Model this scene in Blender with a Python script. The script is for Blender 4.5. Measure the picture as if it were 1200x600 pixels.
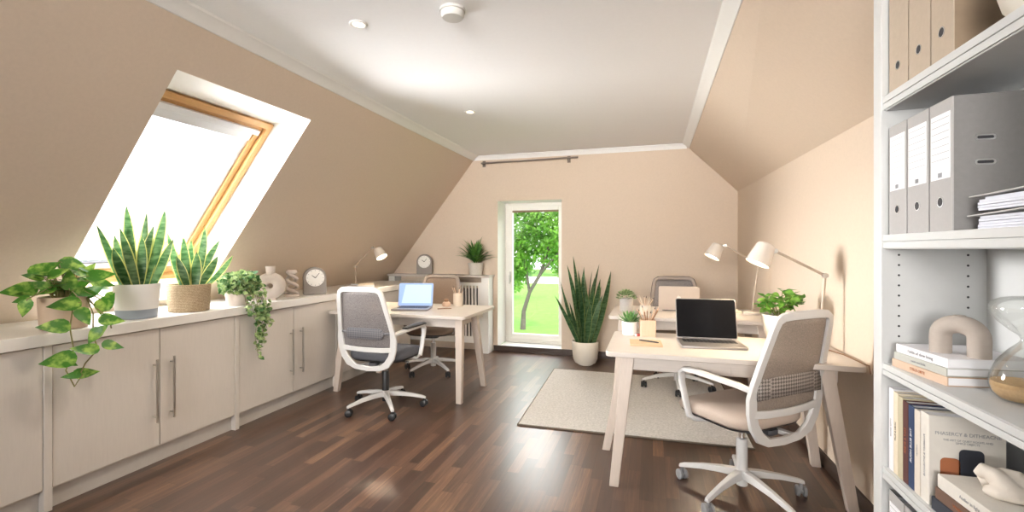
import bpy, bmesh, math, random
from mathutils import Vector, Matrix
PI = math.pi
R = math.radians
for o in list(bpy.data.objects):
    bpy.data.objects.remove(o)
scene = bpy.context.scene
COL = scene.collection

# ------------------------------------------------------------------ camera
cam_d = bpy.data.cameras.new('camera')
cam_d.sensor_width = 36.0
cam_d.lens = 36.0 * 550 / 1200
cam_d.shift_y = -8 / 1200
cam_d.clip_start = 0.02
cam = bpy.data.objects.new('camera', cam_d)
cam.location = (0, 0, 1.3)
cam.rotation_euler = (R(90), 0, math.atan(165 / 550))
COL.objects.link(cam)
scene.camera = cam

# ------------------------------------------------------------------ world, light, exposure
scene.view_settings.view_transform = 'Standard'
scene.view_settings.look = 'None'
scene.view_settings.exposure = 0.72
scene.view_settings.gamma = 1.0
scene.view_settings.use_curve_mapping = False
world = bpy.data.worlds.new('world')
scene.world = world
world.use_nodes = True
bgn = world.node_tree.nodes['Background']
bgn.inputs['Color'].default_value = (0.93, 0.97, 1.0, 1)
bgn.inputs['Strength'].default_value = 2.2


def area_light(name, loc, direction, sx, sy, power, color=(1, 1, 1), spread=180):
    l = bpy.data.lights.new(name, 'AREA')
    l.shape = 'RECTANGLE'
    l.size, l.size_y = sx, sy
    l.energy = power
    l.color = color
    l.spread = R(spread)
    o = bpy.data.objects.new(name, l)
    o.location = loc
    o.rotation_euler = Vector(direction).to_track_quat('-Z', 'Y').to_euler()
    COL.objects.link(o)
    return o


# area lights added outside the roof window, glazed door and made-up rear window
area_light('skylight_daylight_boost', (-4.15, 2.36, 3.1), (0.78, 0, -0.62), 2.0, 2.6, 190, (0.97, 0.985, 1.0))  # area lamp added outside the glass to boost the daylight
area_light('skylight_wall_fill', (-7.5, 2.0, 2.3), (1, 0.09, -0.12), 4.0, 2.0, 640, (1.0, 0.985, 0.965), 110)  # added panel, nearly level, brightens the right wall
area_light('skylight_ceiling_fill', (-8.0, 2.36, 0.0), (1, 0, 0.27), 3.5, 1.6, 200, (0.99, 0.99, 1.0), 100)  # unseen upward fill, added to brighten the ceiling
area_light('skylight_slope_fill', (-8.0, -1.3, -0.6), (0.8, 0.6, 0.28), 7.0, 2.6, 2000, (1.0, 0.985, 0.97), 100)  # second added fill for ceiling and right slope; no terrace exists outside
area_light('rear_window_fill', (-0.9, -3.7, 1.75), (-0.02, 1, 0.05), 2.4, 1.3, 44, (1.0, 0.97, 0.93), 60)  # beam added behind the camera to brighten back wall and ceiling
area_light('door_daylight_boost', (-1.5, 8.6, 3.6), (0, -1, -0.6), 3.0, 2.0, 260, (0.98, 1.0, 0.97))  # lamp added above the door view to brighten the back of the room
sun_d = bpy.data.lights.new('sun', 'SUN')
sun_d.energy = 2.2
sun_d.angle = R(3)
sun_d.color = (1, 0.95, 0.86)
sun = bpy.data.objects.new('sun', sun_d)
sun.rotation_euler = Vector((-0.55, 0.35, -0.75)).to_track_quat('-Z', 'Y').to_euler()
COL.objects.link(sun)

# ------------------------------------------------------------------ materials


def nt_new(name):
    m = bpy.data.materials.new(name)
    m.use_nodes = True
    return m, m.node_tree.nodes, m.node_tree.links, m.node_tree.nodes['Principled BSDF']


def mat(name, col, rough=0.5, metal=0.0, var=0.06, scale=30.0, bump=0.0, bscale=None, stretch=(1, 1, 1),
        emit=None, estr=0.0, spec=None, sheen=0.0, col2=None):
    m, N, L, b = nt_new(name)
    tc = N.new('ShaderNodeTexCoord')
    mp = N.new('ShaderNodeMapping')
    mp.inputs['Scale'].default_value = stretch
    L.new(tc.outputs['Object'], mp.inputs['Vector'])
    nz = N.new('ShaderNodeTexNoise')
    nz.inputs['Scale'].default_value = scale
    nz.inputs['Detail'].default_value = 4
    L.new(mp.outputs['Vector'], nz.inputs['Vector'])
    mx = N.new('ShaderNodeMix')
    mx.data_type = 'RGBA'
    c = Vector(col)
    a = c * (1 - var)
    d = c * (1 + var) if col2 is None else Vector(col2)
    mx.inputs['A'].default_value = (*a, 1)
    mx.inputs['B'].default_value = (*[min(1, v) for v in d], 1)
    if col2 is not None:
        cr = N.new('ShaderNodeValToRGB')
        cr.color_ramp.elements[0].position = 0.42
        cr.color_ramp.elements[1].position = 0.6
        L.new(nz.outputs['Fac'], cr.inputs['Fac'])
        L.new(cr.outputs['Color'], mx.inputs['Factor'])
    else:
        L.new(nz.outputs['Fac'], mx.inputs['Factor'])
    L.new(mx.outputs['Result'], b.inputs['Base Color'])
    b.inputs['Roughness'].default_value = rough
    b.inputs['Metallic'].default_value = metal
    if spec is not None:
        b.inputs['Specular IOR Level'].default_value = spec
    if sheen:
        b.inputs['Sheen Weight'].default_value = sheen
    if bump:
        n2 = N.new('ShaderNodeTexNoise')
        n2.inputs['Scale'].default_value = bscale or scale * 6
        n2.inputs['Detail'].default_value = 3
        L.new(mp.outputs['Vector'], n2.inputs['Vector'])
        bp = N.new('ShaderNodeBump')
        bp.inputs['Strength'].default_value = bump
        bp.inputs['Distance'].default_value = 0.004
        L.new(n2.outputs['Fac'], bp.inputs['Height'])
        L.new(bp.outputs['Normal'], b.inputs['Normal'])
    if emit is not None:
        b.inputs['Emission Color'].default_value = (*emit, 1)
        b.inputs['Emission Strength'].default_value = estr
    return m


def mat_floor():
    m, N, L, b = nt_new('walnut_parquet')
    tc = N.new('ShaderNodeTexCoord')
    sp = N.new('ShaderNodeSeparateXYZ')
    L.new(tc.outputs['Object'], sp.inputs[0])

    def math_(op, a, bb=None):
        n = N.new('ShaderNodeMath')
        n.operation = op
        for i, v in enumerate((a, bb)):
            if v is None:
                continue
            if isinstance(v, (int, float)):
                n.inputs[i].default_value = v
            else:
                L.new(v, n.inputs[i])
        return n.outputs[0]
    w = 0.068
    xs = math_('DIVIDE', sp.outputs['X'], w)
    row = math_('FLOOR', xs)
    wn = N.new('ShaderNodeTexWhiteNoise')
    wn.noise_dimensions = '1D'
    L.new(row, wn.inputs['W'])
    ys = math_('ADD', math_('DIVIDE', sp.outputs['Y'], 0.52), math_('MULTIPLY', wn.outputs['Value'], 7.0))
    cel = math_('FLOOR', ys)
    cb = N.new('ShaderNodeCombineXYZ')
    L.new(row, cb.inputs[0])
    L.new(cel, cb.inputs[1])
    w2 = N.new('ShaderNodeTexWhiteNoise')
    w2.noise_dimensions = '2D'
    L.new(cb.outputs[0], w2.inputs['Vector'])
    # grain: noise stretched along the strip, shifted per strip
    vm = N.new('ShaderNodeVectorMath')
    vm.operation = 'MULTIPLY_ADD'
    L.new(cb.outputs[0], vm.inputs[0])
    vm.inputs[1].default_value = (3.7, 5.3, 0)
    mp = N.new('ShaderNodeMapping')
    mp.inputs['Scale'].default_value = (55, 2.6, 1)
    L.new(tc.outputs['Object'], mp.inputs['Vector'])
    L.new(mp.outputs['Vector'], vm.inputs[2])
    nz = N.new('ShaderNodeTexNoise')
    nz.inputs['Scale'].default_value = 1.0
    nz.inputs['Detail'].default_value = 5
    nz.inputs['Roughness'].default_value = 0.65
    L.new(vm.outputs[0], nz.inputs['Vector'])
    f = math_('ADD', math_('MULTIPLY', w2.outputs['Value'], 0.50), math_('MULTIPLY', math_('SUBTRACT', nz.outputs['Fac'], 0.22), 0.95))
    cr = N.new('ShaderNodeValToRGB')
    el = cr.color_ramp.elements
    el[0].position, el[0].color = 0.10, (0.038, 0.020, 0.014, 1)
    el[1].position, el[1].color = 0.98, (0.30, 0.165, 0.085, 1)
    e = el.new(0.5)
    e.color = (0.085, 0.044, 0.029, 1)
    e = el.new(0.74)
    e.color = (0.155, 0.082, 0.050, 1)
    L.new(f, cr.inputs['Fac'])
    # hairline joints
    fx = math_('FRACT', xs)
    j1 = math_('LESS_THAN', fx, 0.025)
    fy = math_('FRACT', ys)
    j2 = math_('LESS_THAN', fy, 0.004)
    j = math_('MAXIMUM', j1, j2)
    mx = N.new('ShaderNodeMix')
    mx.data_type = 'RGBA'
    L.new(math_('MULTIPLY', j, 0.65), mx.inputs['Factor'])
    L.new(cr.outputs['Color'], mx.inputs['A'])
    mx.inputs['B'].default_value = (0.016, 0.008, 0.005, 1)
    L.new(mx.outputs['Result'], b.inputs['Base Color'])
    ro = math_('ADD', 0.24, math_('MULTIPLY', nz.outputs['Fac'], 0.18))
    L.new(ro, b.inputs['Roughness'])
    b.inputs['Coat Weight'].default_value = 0.35
    b.inputs['Coat Roughness'].default_value = 0.30
    bp = N.new('ShaderNodeBump')
    bp.inputs['Strength'].default_value = 0.12
    bp.inputs['Distance'].default_value = 0.003
    L.new(nz.outputs['Fac'], bp.inputs['Height'])
    L.new(bp.outputs['Normal'], b.inputs['Normal'])
    return m


def mat_glass(name, tint=(1, 1, 1), gloss=0.08):
    m, N, L, b = nt_new(name)
    N.remove(b)
    out = [n for n in N if n.type == 'OUTPUT_MATERIAL'][0]
    tr = N.new('ShaderNodeBsdfTransparent')
    tr.inputs['Color'].default_value = (*tint, 1)
    gl = N.new('ShaderNodeBsdfGlossy')
    gl.inputs['Roughness'].default_value = 0.02
    lw = N.new('ShaderNodeLayerWeight')
    lw.inputs['Blend'].default_value = 0.25
    ml = N.new('ShaderNodeMath')
    ml.operation = 'MULTIPLY_ADD'
    ml.inputs[1].default_value = 0.45
    ml.inputs[2].default_value = gloss * 0.4
    L.new(lw.outputs['Fresnel'], ml.inputs[0])
    mx = N.new('ShaderNodeMixShader')
    L.new(ml.outputs[0], mx.inputs['Fac'])
    L.new(tr.outputs[0], mx.inputs[1])
    L.new(gl.outputs[0], mx.inputs[2])
    L.new(mx.outputs[0], out.inputs['Surface'])
    return m


def mat_mesh(name, col, alpha, cell=260.0):
    """woven chair mesh: fine holes"""
    m, N, L, b = nt_new(name)
    tc = N.new('ShaderNodeTexCoord')
    nz = N.new('ShaderNodeTexNoise')
    nz.inputs['Scale'].default_value = cell
    L.new(tc.outputs['Object'], nz.inputs['Vector'])
    mr = N.new('ShaderNodeMapRange')
    mr.inputs['From Min'].default_value = 0.3
    mr.inputs['From Max'].default_value = 0.7
    mr.inputs['To Min'].default_value = max(0, alpha - 0.3)
    mr.inputs['To Max'].default_value = min(1, alpha + 0.3)
    L.new(nz.outputs['Fac'], mr.inputs['Value'])
    L.new(mr.outputs[0], b.inputs['Alpha'])
    b.inputs['Base Color'].default_value = (*col, 1)
    b.inputs['Roughness'].default_value = 0.8
    return m


def mat_lattice(name, col, hole, scale):
    m, N, L, b = nt_new(name)
    tc = N.new('ShaderNodeTexCoord')
    mp = N.new('ShaderNodeMapping')
    mp.inputs['Rotation'].default_value = (0, R(45), 0)
    L.new(tc.outputs['Object'], mp.inputs['Vector'])
    ck = N.new('ShaderNodeTexChecker')
    ck.inputs['Scale'].default_value = scale
    ck.inputs['Color1'].default_value = (*col, 1)
    ck.inputs['Color2'].default_value = (*hole, 1)
    L.new(mp.outputs['Vector'], ck.inputs['Vector'])
    L.new(ck.outputs['Color'], b.inputs['Base Color'])
    b.inputs['Roughness'].default_value = 0.6
    return m


def mat_weave(name, c1, c2, s):
    m, N, L, b = nt_new(name)
    tc = N.new('ShaderNodeTexCoord')
    wv = N.new('ShaderNodeTexWave')
    wv.wave_type = 'BANDS'
    wv.bands_direction = 'Z'
    wv.inputs['Scale'].default_value = s
    wv.inputs['Distortion'].default_value = 5
    wv.inputs['Detail Scale'].default_value = 6
    L.new(tc.outputs['Object'], wv.inputs['Vector'])
    cr = N.new('ShaderNodeValToRGB')
    cr.color_ramp.elements[0].color = (*c1, 1)
    cr.color_ramp.elements[1].color = (*c2, 1)
    L.new(wv.outputs['Fac'], cr.inputs['Fac'])
    L.new(cr.outputs['Color'], b.inputs['Base Color'])
    b.inputs['Roughness'].default_value = 0.85
    bp = N.new('ShaderNodeBump')
    bp.inputs['Strength'].default_value = 0.8
    bp.inputs['Distance'].default_value = 0.006
    L.new(wv.outputs['Fac'], bp.inputs['Height'])
    L.new(bp.outputs['Normal'], b.inputs['Normal'])
    return m


def mat_leaf(name, c1, c2, scale=25.0, stretch=(1, 1, 1), thr=(0.42, 0.62), rough=0.4, transl=0.25):
    m, N, L, b = nt_new(name)
    tc = N.new('ShaderNodeTexCoord')
    mp = N.new('ShaderNodeMapping')
    mp.inputs['Scale'].default_value = stretch
    L.new(tc.outputs['Object'], mp.inputs['Vector'])
    nz = N.new('ShaderNodeTexNoise')
    nz.inputs['Scale'].default_value = scale
    nz.inputs['Detail'].default_value = 3
    L.new(mp.outputs['Vector'], nz.inputs['Vector'])
    cr = N.new('ShaderNodeValToRGB')
    cr.color_ramp.elements[0].position = thr[0]
    cr.color_ramp.elements[1].position = thr[1]
    cr.color_ramp.elements[0].color = (*c1, 1)
    cr.color_ramp.elements[1].color = (*c2, 1)
    L.new(nz.outputs['Fac'], cr.inputs['Fac'])
    L.new(cr.outputs['Color'], b.inputs['Base Color'])
    b.inputs['Roughness'].default_value = rough
    out = [n for n in N if n.type == 'OUTPUT_MATERIAL'][0]
    tl = N.new('ShaderNodeBsdfTranslucent')
    L.new(cr.outputs['Color'], tl.inputs['Color'])
    mx = N.new('ShaderNodeMixShader')
    mx.inputs['Fac'].default_value = transl
    L.new(b.outputs[0], mx.inputs[1])
    L.new(tl.outputs[0], mx.inputs[2])
    L.new(mx.outputs[0], out.inputs['Surface'])
    return m


M = {}
M['floor'] = mat_floor()
M['wall'] = mat('woven_wallpaper', (0.655, 0.54, 0.43), 0.85, var=0.05, scale=60, bump=0.25, bscale=400)
M['ceiling'] = mat('ceiling_paint', (0.88, 0.88, 0.89), 0.9, var=0.02, scale=40, bump=0.1, bscale=300)
M['trim'] = mat('white_trim_paint', (0.82, 0.81, 0.79), 0.5, var=0.02)
M['reveal'] = mat('reveal_paint', (0.86, 0.84, 0.80), 0.8, var=0.02)
M['baseboard'] = mat('dark_baseboard', (0.045, 0.026, 0.018), 0.4, var=0.2, stretch=(1, 1, 8))
M['cabinet'] = mat('greige_cabinet_laminate', (0.68, 0.635, 0.59), 0.45, var=0.05, scale=18, stretch=(1, 6, 0.6), bump=0.04)
M['kick'] = mat('grey_toe_kick', (0.55, 0.52, 0.49), 0.5, var=0.06)
M['worktop'] = mat('worktop_laminate', (0.80, 0.775, 0.74), 0.32, var=0.03, scale=25)
M['steel'] = mat('brushed_steel', (0.55, 0.53, 0.50), 0.3, 1.0, var=0.05)
M['rod_metal'] = mat('bronze_rod_metal', (0.22, 0.18, 0.15), 0.45, 0.4, var=0.05)
M['chrome'] = mat('chrome', (0.75, 0.75, 0.75), 0.15, 1.0, var=0.02)
M['pine'] = mat('lacquered_pine', (0.66, 0.38, 0.15), 0.35, var=0.18, scale=14, stretch=(0.5, 12, 12))
M['grey_alu'] = mat('grey_window_aluminium', (0.76, 0.77, 0.79), 0.4, 0.1, var=0.03)
M['gasket'] = mat('dark_gasket', (0.10, 0.10, 0.11), 0.6, var=0.05)
M['glass'] = mat_glass('window_glass')
M['upvc'] = mat('white_door_plastic', (0.80, 0.77, 0.71), 0.4, var=0.02)
M['desk'] = mat('whitewashed_wood', (0.57, 0.515, 0.472), 0.42, var=0.09, scale=9, stretch=(1.2, 14, 14), bump=0.05)
M['desk_leg'] = mat('whitewashed_leg_wood', (0.60, 0.515, 0.45), 0.45, var=0.10, scale=9, stretch=(14, 14, 1.2), bump=0.05)
M['chair_white'] = mat('white_chair_plastic', (0.63, 0.62, 0.61), 0.38, var=0.02)
M['chair_taupe'] = mat('taupe_chair_plastic', (0.27, 0.22, 0.19), 0.5, var=0.05)
M['mesh_grey'] = mat_mesh('grey_chair_mesh', (0.24, 0.22, 0.22), 0.72)
M['mesh_taupe'] = mat_mesh('taupe_chair_mesh', (0.30, 0.245, 0.205), 0.86)
M['mesh_brown'] = mat_mesh('brown_chair_mesh', (0.27, 0.20, 0.155), 0.93)
M['fabric_grey'] = mat('charcoal_seat_fabric', (0.11, 0.115, 0.135), 0.95, var=0.35, scale=220, bump=0.4, bscale=500)
M['fabric_beige'] = mat('beige_seat_fabric', (0.50, 0.41, 0.345), 0.95, var=0.10, scale=200, bump=0.4, bscale=500)
M['fabric_brown'] = mat('brown_seat_fabric', (0.27, 0.20, 0.155), 0.95, var=0.12, scale=200, bump=0.4, bscale=500)
M['black'] = mat('black_plastic', (0.018, 0.018, 0.02), 0.4, var=0.1)
M['dark_grey'] = mat('dark_grey_plastic', (0.09, 0.09, 0.10), 0.45, var=0.1)
M['caster_grey'] = mat('grey_caster_plastic', (0.27, 0.27, 0.28), 0.45, var=0.1)
M['lattice'] = mat_lattice('lumbar_lattice', (0.36, 0.32, 0.29), (0.12, 0.10, 0.09), 85)
M['lumbar'] = mat_lattice('lumbar_dots', (0.17, 0.165, 0.175), (0.09, 0.088, 0.10), 90)
M['rug'] = mat('woven_wool_rug', (0.60, 0.58, 0.555), 1.0, var=0.4, scale=70, bump=0.9, bscale=160)
M['rug_edge'] = mat('rug_binding', (0.16, 0.13, 0.10), 0.95, var=0.1)
M['tan_pot'] = mat('tan_ceramic', (0.52, 0.39, 0.28), 0.6, var=0.08)
M['white_pot'] = mat('white_ceramic', (0.74, 0.72, 0.69), 0.45, var=0.03)
M['grey_glaze'] = mat('blue_grey_glaze', (0.27, 0.31, 0.36), 0.4, var=0.06)
M['cream_pot'] = mat('cream_ceramic', (0.66, 0.61, 0.53), 0.5, var=0.05, scale=60)
M['stone_pot'] = mat('stone_pot', (0.60, 0.56, 0.49), 0.7, var=0.12, scale=50, bump=0.2)
M['grey_pot'] = mat('grey_concrete', (0.42, 0.39, 0.37), 0.75, var=0.12, scale=60)
M['soil'] = mat('potting_soil', (0.06, 0.042, 0.03), 1.0, var=0.4, scale=90, bump=0.8)
M['basket'] = mat_weave('seagrass_weave', (0.36, 0.25, 0.14), (0.68, 0.53, 0.35), 38)
M['leaf_pothos'] = mat_leaf('pothos_leaf', (0.05, 0.19, 0.014), (0.36, 0.54, 0.10), 26, thr=(0.47, 0.68))
M['leaf_snake'] = mat_leaf('snake_leaf', (0.028, 0.095, 0.026), (0.12, 0.22, 0.09), 16, (1, 1, 3.2), (0.4, 0.62))
M['leaf_snake_dark'] = mat_leaf('dark_snake_leaf', (0.025, 0.075, 0.026), (0.085, 0.165, 0.075), 16, (1, 1, 3.2), (0.4, 0.62))
M['leaf_edge'] = mat_leaf('yellow_leaf_edge', (0.50, 0.52, 0.13), (0.62, 0.60, 0.20), 12)
M['leaf_edge_dark'] = mat_leaf('green_leaf_edge', (0.22, 0.28, 0.08), (0.30, 0.34, 0.12), 12)
M['leaf_ivy'] = mat_leaf('ivy_leaf', (0.055, 0.16, 0.04), (0.40, 0.52, 0.22), 22, thr=(0.42, 0.58))
M['leaf_fern'] = mat_leaf('fern_leaf', (0.035, 0.13, 0.025), (0.14, 0.30, 0.06), 14)
M['leaf_succ'] = mat_leaf('succulent_leaf', (0.17, 0.26, 0.10), (0.46, 0.52, 0.28), 40)
M['leaf_agave'] = mat_leaf('agave_leaf', (0.06, 0.19, 0.05), (0.20, 0.38, 0.12), 30)
M['leaf_mint'] = mat_leaf('bushy_leaf', (0.07, 0.24, 0.025), (0.26, 0.48, 0.08), 20)
M['stem'] = mat('green_brown_stem', (0.22, 0.20, 0.07), 0.6, var=0.2)
M['clay'] = mat('pale_clay', (0.60, 0.52, 0.46), 0.8, var=0.06, scale=60, bump=0.15)
M['clay_grey'] = mat('warm_grey_clay', (0.40, 0.345, 0.30), 0.85, var=0.06, scale=80, bump=0.2)
M['clock_body'] = mat('grey_felt_clock', (0.27, 0.24, 0.22), 0.8, var=0.08, scale=90)
M['dial'] = mat('white_dial', (0.82, 0.80, 0.76), 0.5, var=0.02)
M['ink'] = mat('dark_ink', (0.03, 0.03, 0.035), 0.6, var=0.05)
M['ink_grey'] = mat('grey_ink', (0.30, 0.30, 0.31), 0.7, var=0.05)
M['lamp_white'] = mat('cream_lamp_enamel', (0.60, 0.54, 0.48), 0.4, var=0.02)
M['lamp_wood'] = mat('lamp_arm_brass', (0.44, 0.36, 0.285), 0.35, 0.3, var=0.08)
M['bulb'] = mat('warm_bulb', (1, 0.9, 0.75), 0.5, emit=(1, 0.82, 0.55), estr=14)
M['spot_bulb'] = mat('spot_bulb', (1, 0.9, 0.75), 0.5, emit=(1, 0.80, 0.50), estr=3)
M['laptop'] = mat('space_grey_aluminium', (0.34, 0.32, 0.31), 0.35, 0.7, var=0.03)
M['laptop_beige'] = mat('champagne_aluminium', (0.60, 0.52, 0.45), 0.4, 0.3, var=0.03)
M['screen_black'] = mat('black_glass_screen', (0.004, 0.004, 0.005), 0.15, var=0.02, spec=0.25)
M['screen_blue'] = mat('lit_blue_screen', (0.05, 0.07, 0.14), 0.2, emit=(0.36, 0.50, 0.92), estr=0.75)
M['screen_page'] = mat('lit_page_screen', (0.05, 0.07, 0.14), 0.2, emit=(0.55, 0.68, 0.98), estr=0.85)
M['paper'] = mat('white_paper', (0.80, 0.80, 0.82), 0.8, var=0.03)
M['paper_cool'] = mat('cool_white_paper', (0.68, 0.69, 0.76), 0.8, var=0.12, scale=40, stretch=(1, 1, 30))
M['cover_grey'] = mat('grey_card_cover', (0.52, 0.51, 0.49), 0.7, var=0.05)
M['kraft'] = mat('kraft_board', (0.46, 0.375, 0.29), 0.85, var=0.08, scale=50, bump=0.15)
M['kraft_shade_and_blind'] = mat('kraft_board_shade_and_blind', (0.27, 0.195, 0.13), 0.85, var=0.10, scale=50)  # side shade of the kraft binders put into the colour; also the blind's brown
M['binder'] = mat('grey_binder_board', (0.40, 0.385, 0.375), 0.75, var=0.06, scale=80)
M['binder_shaded'] = mat('grey_binder_board_shaded', (0.235, 0.225, 0.22), 0.8, var=0.08, scale=80)  # binder board darkened, shade of the side faces put into the colour
M['shelf'] = mat('white_bookcase_laminate', (0.61, 0.615, 0.61), 0.45, var=0.03, scale=30)
M['kraft_note'] = mat('kraft_notebook', (0.56, 0.41, 0.26), 0.8, var=0.08)
M['wood_cup'] = mat('blond_wood', (0.60, 0.43, 0.31), 0.5, var=0.12, scale=10, stretch=(10, 10, 1))
M['wood_dark'] = mat('dark_pencil_wood', (0.24, 0.13, 0.07), 0.5, var=0.15)
M['beige_cup'] = mat('beige_cup', (0.66, 0.56, 0.45), 0.6, var=0.05)
M['red'] = mat('red_sleeve', (0.45, 0.08, 0.06), 0.6, var=0.05)
M['hourglass'] = mat_glass('blown_glass', (0.97, 0.98, 0.97), 0.2)
M['sand'] = mat('amber_sand', (0.50, 0.33, 0.17), 0.95, var=0.25, scale=140)
M['ivory'] = mat('ivory_plaster', (0.70, 0.63, 0.55), 0.7, var=0.08, scale=30)
M['detector'] = mat('detector_plastic', (0.62, 0.61, 0.58), 0.6, var=0.02)
M['lawn'] = mat('lawn_grass', (0.16, 0.34, 0.05), 1.0, var=0.3, scale=2.5, bump=0.4)
M['path'] = mat('pale_gravel', (0.72, 0.71, 0.66), 0.95, var=0.08, scale=8)
M['tree_leaf'] = mat_leaf('tree_leaf', (0.10, 0.30, 0.035), (0.33, 0.60, 0.10), 1.6, thr=(0.35, 0.65), transl=0.45)
M['shrub_leaf'] = mat_leaf('shrub_leaf', (0.08, 0.22, 0.05), (0.22, 0.42, 0.12), 1.6, thr=(0.35, 0.65), transl=0.4)
M['bark'] = mat('tree_bark', (0.13, 0.11, 0.095), 0.9, var=0.25, scale=8, stretch=(1, 1, 0.2), bump=0.5)
M['house_wall'] = mat('white_render', (0.80, 0.80, 0.80), 0.9, var=0.02)
M['house_pane'] = mat('house_pane', (0.34, 0.38, 0.43), 0.2, var=0.03)
M['roof'] = mat('house_roof_tiles', (0.50, 0.42, 0.40), 0.8, var=0.1)
for k_, c_ in dict(white=(0.78, 0.76, 0.78), cream=(0.72, 0.63, 0.48), olive=(0.52, 0.46, 0.32), maroon=(0.10, 0.035, 0.03),
                   navy=(0.022, 0.045, 0.11), ecru=(0.66, 0.60, 0.52), bone=(0.70, 0.66, 0.60), brown=(0.15, 0.085, 0.06),
                   slate=(0.035, 0.04, 0.055), sage=(0.46, 0.46, 0.42), peach=(0.58, 0.42, 0.31), rust=(0.36, 0.12, 0.045)).items():
    M['book_' + k_] = mat('book_cloth_' + k_, c_, 0.7, var=0.06, scale=60)

# ------------------------------------------------------------------ mesh builder


class MB:
    def __init__(self):
        self.bm = bmesh.new()

    def face(self, vs, m=0):
        try:
            f = self.bm.faces.new(vs)
        except ValueError:
            return None
        f.material_index = m
        return f

    def V(self, p):
        return self.bm.verts.new(p)

    def poly(self, pts, m=0):
        return self.face([self.V(p) for p in pts], m)

    def box(self, x0, x1, y0, y1, z0, z1, m=0, M4=None):
        c = [(x0, y0, z0), (x1, y0, z0), (x1, y1, z0), (x0, y1, z0), (x0, y0, z1), (x1, y0, z1), (x1, y1, z1), (x0, y1, z1)]
        if M4 is not None:
            c = [M4 @ Vector(p) for p in c]
        v = [self.V(p) for p in c]
        for q in ((0, 3, 2, 1), (4, 5, 6, 7), (0, 1, 5, 4), (1, 2, 6, 5), (2, 3, 7, 6), (3, 0, 4, 7)):
            self.face([v[i] for i in q], m)
        return self

    def loft(self, rings, m=0, cap=True, closed=True, cyc=False):
        """rings: list of lists of points (same count)"""
        vr = [[self.V(p) for p in r] for r in rings]
        n = len(vr[0])
        last = len(vr) if cyc else len(vr) - 1
        for i in range(last):
            a, b = vr[i], vr[(i + 1) % len(vr)]
            for j in range(n if closed else n - 1):
                self.face([a[j], a[(j + 1) % n], b[(j + 1) % n], b[j]], m)
        if cap and not cyc and closed:
            self.face(list(reversed(vr[0])), m)
            self.face(vr[-1], m)
        return self

    def prism(self, outline, z0, z1, m=0, M4=None):
        a = [Vector((x, y, z0)) for x, y in outline]
        b = [Vector((x, y, z1)) for x, y in outline]
        if M4 is not None:
            a = [M4 @ p for p in a]
            b = [M4 @ p for p in b]
        return self.loft([a, b], m)

    def lathe(self, prof, seg=32, m=0, c=(0, 0, 0), cap=True, M4=None):
        rings = []
        for r, z in prof:
            ring = [Vector((c[0] + r * math.cos(2 * PI * k / seg), c[1] + r * math.sin(2 * PI * k / seg), c[2] + z)) for k in range(seg)]
            if M4 is not None:
                ring = [M4 @ p for p in ring]
            rings.append(ring)
        return self.loft(rings, m, cap)

    def sweep(self, pts, section, up=(0, 0, 1), m=0, cyc=False, scale=None):
        """section: list of (a,b): a across (tangent x up), b along up-ish"""
        pts = [Vector(p) for p in pts]
        up = Vector(up)
        n = len(pts)
        rings = []
        for i, p in enumerate(pts):
            if cyc:
                t = (pts[(i + 1) % n] - pts[i - 1])
            else:
                t = pts[min(i + 1, n - 1)] - pts[max(i - 1, 0)]
            t.normalize()
            s = t.cross(up)
            if s.length < 1e-4:
                s = t.cross(Vector((1, 0.3, 0)))
            s.normalize()
            u = s.cross(t)
            k = 1 if scale is None else scale[i]
            rings.append([p + s * (a * k) + u * (b * k) for a, b in section])
        return self.loft(rings, m, True, True, cyc)

    def tube(self, pts, r, seg=10, m=0, cyc=False, up=(0.13, 0.21, 0.97)):
        n = len(pts)
        rr = list(r) if isinstance(r, (list, tuple)) else [r] * n
        sec = [(math.cos(2 * PI * k / seg), math.sin(2 * PI * k / seg)) for k in range(seg)]
        return self.sweep(pts, sec, up, m, cyc, rr)

    def rod(self, p0, p1, r, seg=12, m=0, r1=None):
        return self.tube([p0, p1], [r, r if r1 is None else r1], seg, m)

    def beam(self, p0, p1, w0, d0, w1, d1, xdir=(1, 0, 0), m=0):
        """tapered rectangular beam with horizontal cut ends"""
        x = Vector(xdir).normalized()
        y = Vector((-x.y, x.x, 0))
        rings = []
        for p, w, d in ((Vector(p0), w0, d0), (Vector(p1), w1, d1)):
            rings.append([p + x * (sx * w / 2) + y * (sy * d / 2) for sx, sy in ((-1, -1), (1, -1), (1, 1), (-1, 1))])
        return self.loft(rings, m)

    def leaf(self, base, tip, nrm, width, prof, fold=0.15, bend=0.0, m=0, me=None, edge=0.2, twist=0.0):
        """leaf blade: prof = list of (t, half-width fraction)"""
        base, tip = Vector(base), Vector(tip)
        ax = tip - base
        ln = ax.length
        ax.normalize()
        nr = Vector(nrm)
        nr = (nr - ax * nr.dot(ax))
        if nr.length < 1e-4:
            nr = ax.orthogonal()
        nr.normalize()
        sd = ax.cross(nr)
        rows = []
        for t, w in prof:
            a = twist * t
            s2 = sd * math.cos(a) + nr * math.sin(a)
            n2 = nr * math.cos(a) - sd * math.sin(a)
            c = base + ax * (ln * t) + nr * (bend * ln * 4 * t * (1 - t))
            hw = w * width / 2
            up_ = n2 * (fold * hw)
            if me is None:
                rows.append([c + s2 * hw + up_, c, c - s2 * hw + up_])
            else:
                q = 1 - edge
                rows.append([c + s2 * hw + up_, c + s2 * hw * q + up_ * q, c, c - s2 * hw * q + up_ * q, c - s2 * hw + up_])
        vr = [[self.V(p) for p in r] for r in rows]
        k = len(vr[0])
        for i in range(len(vr) - 1):
            for j in range(k - 1):
                mi = m if (me is None or 0 < j < k - 2) else me
                self.face([vr[i][j], vr[i][j + 1], vr[i + 1][j + 1], vr[i + 1][j]], mi)
        return self

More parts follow.
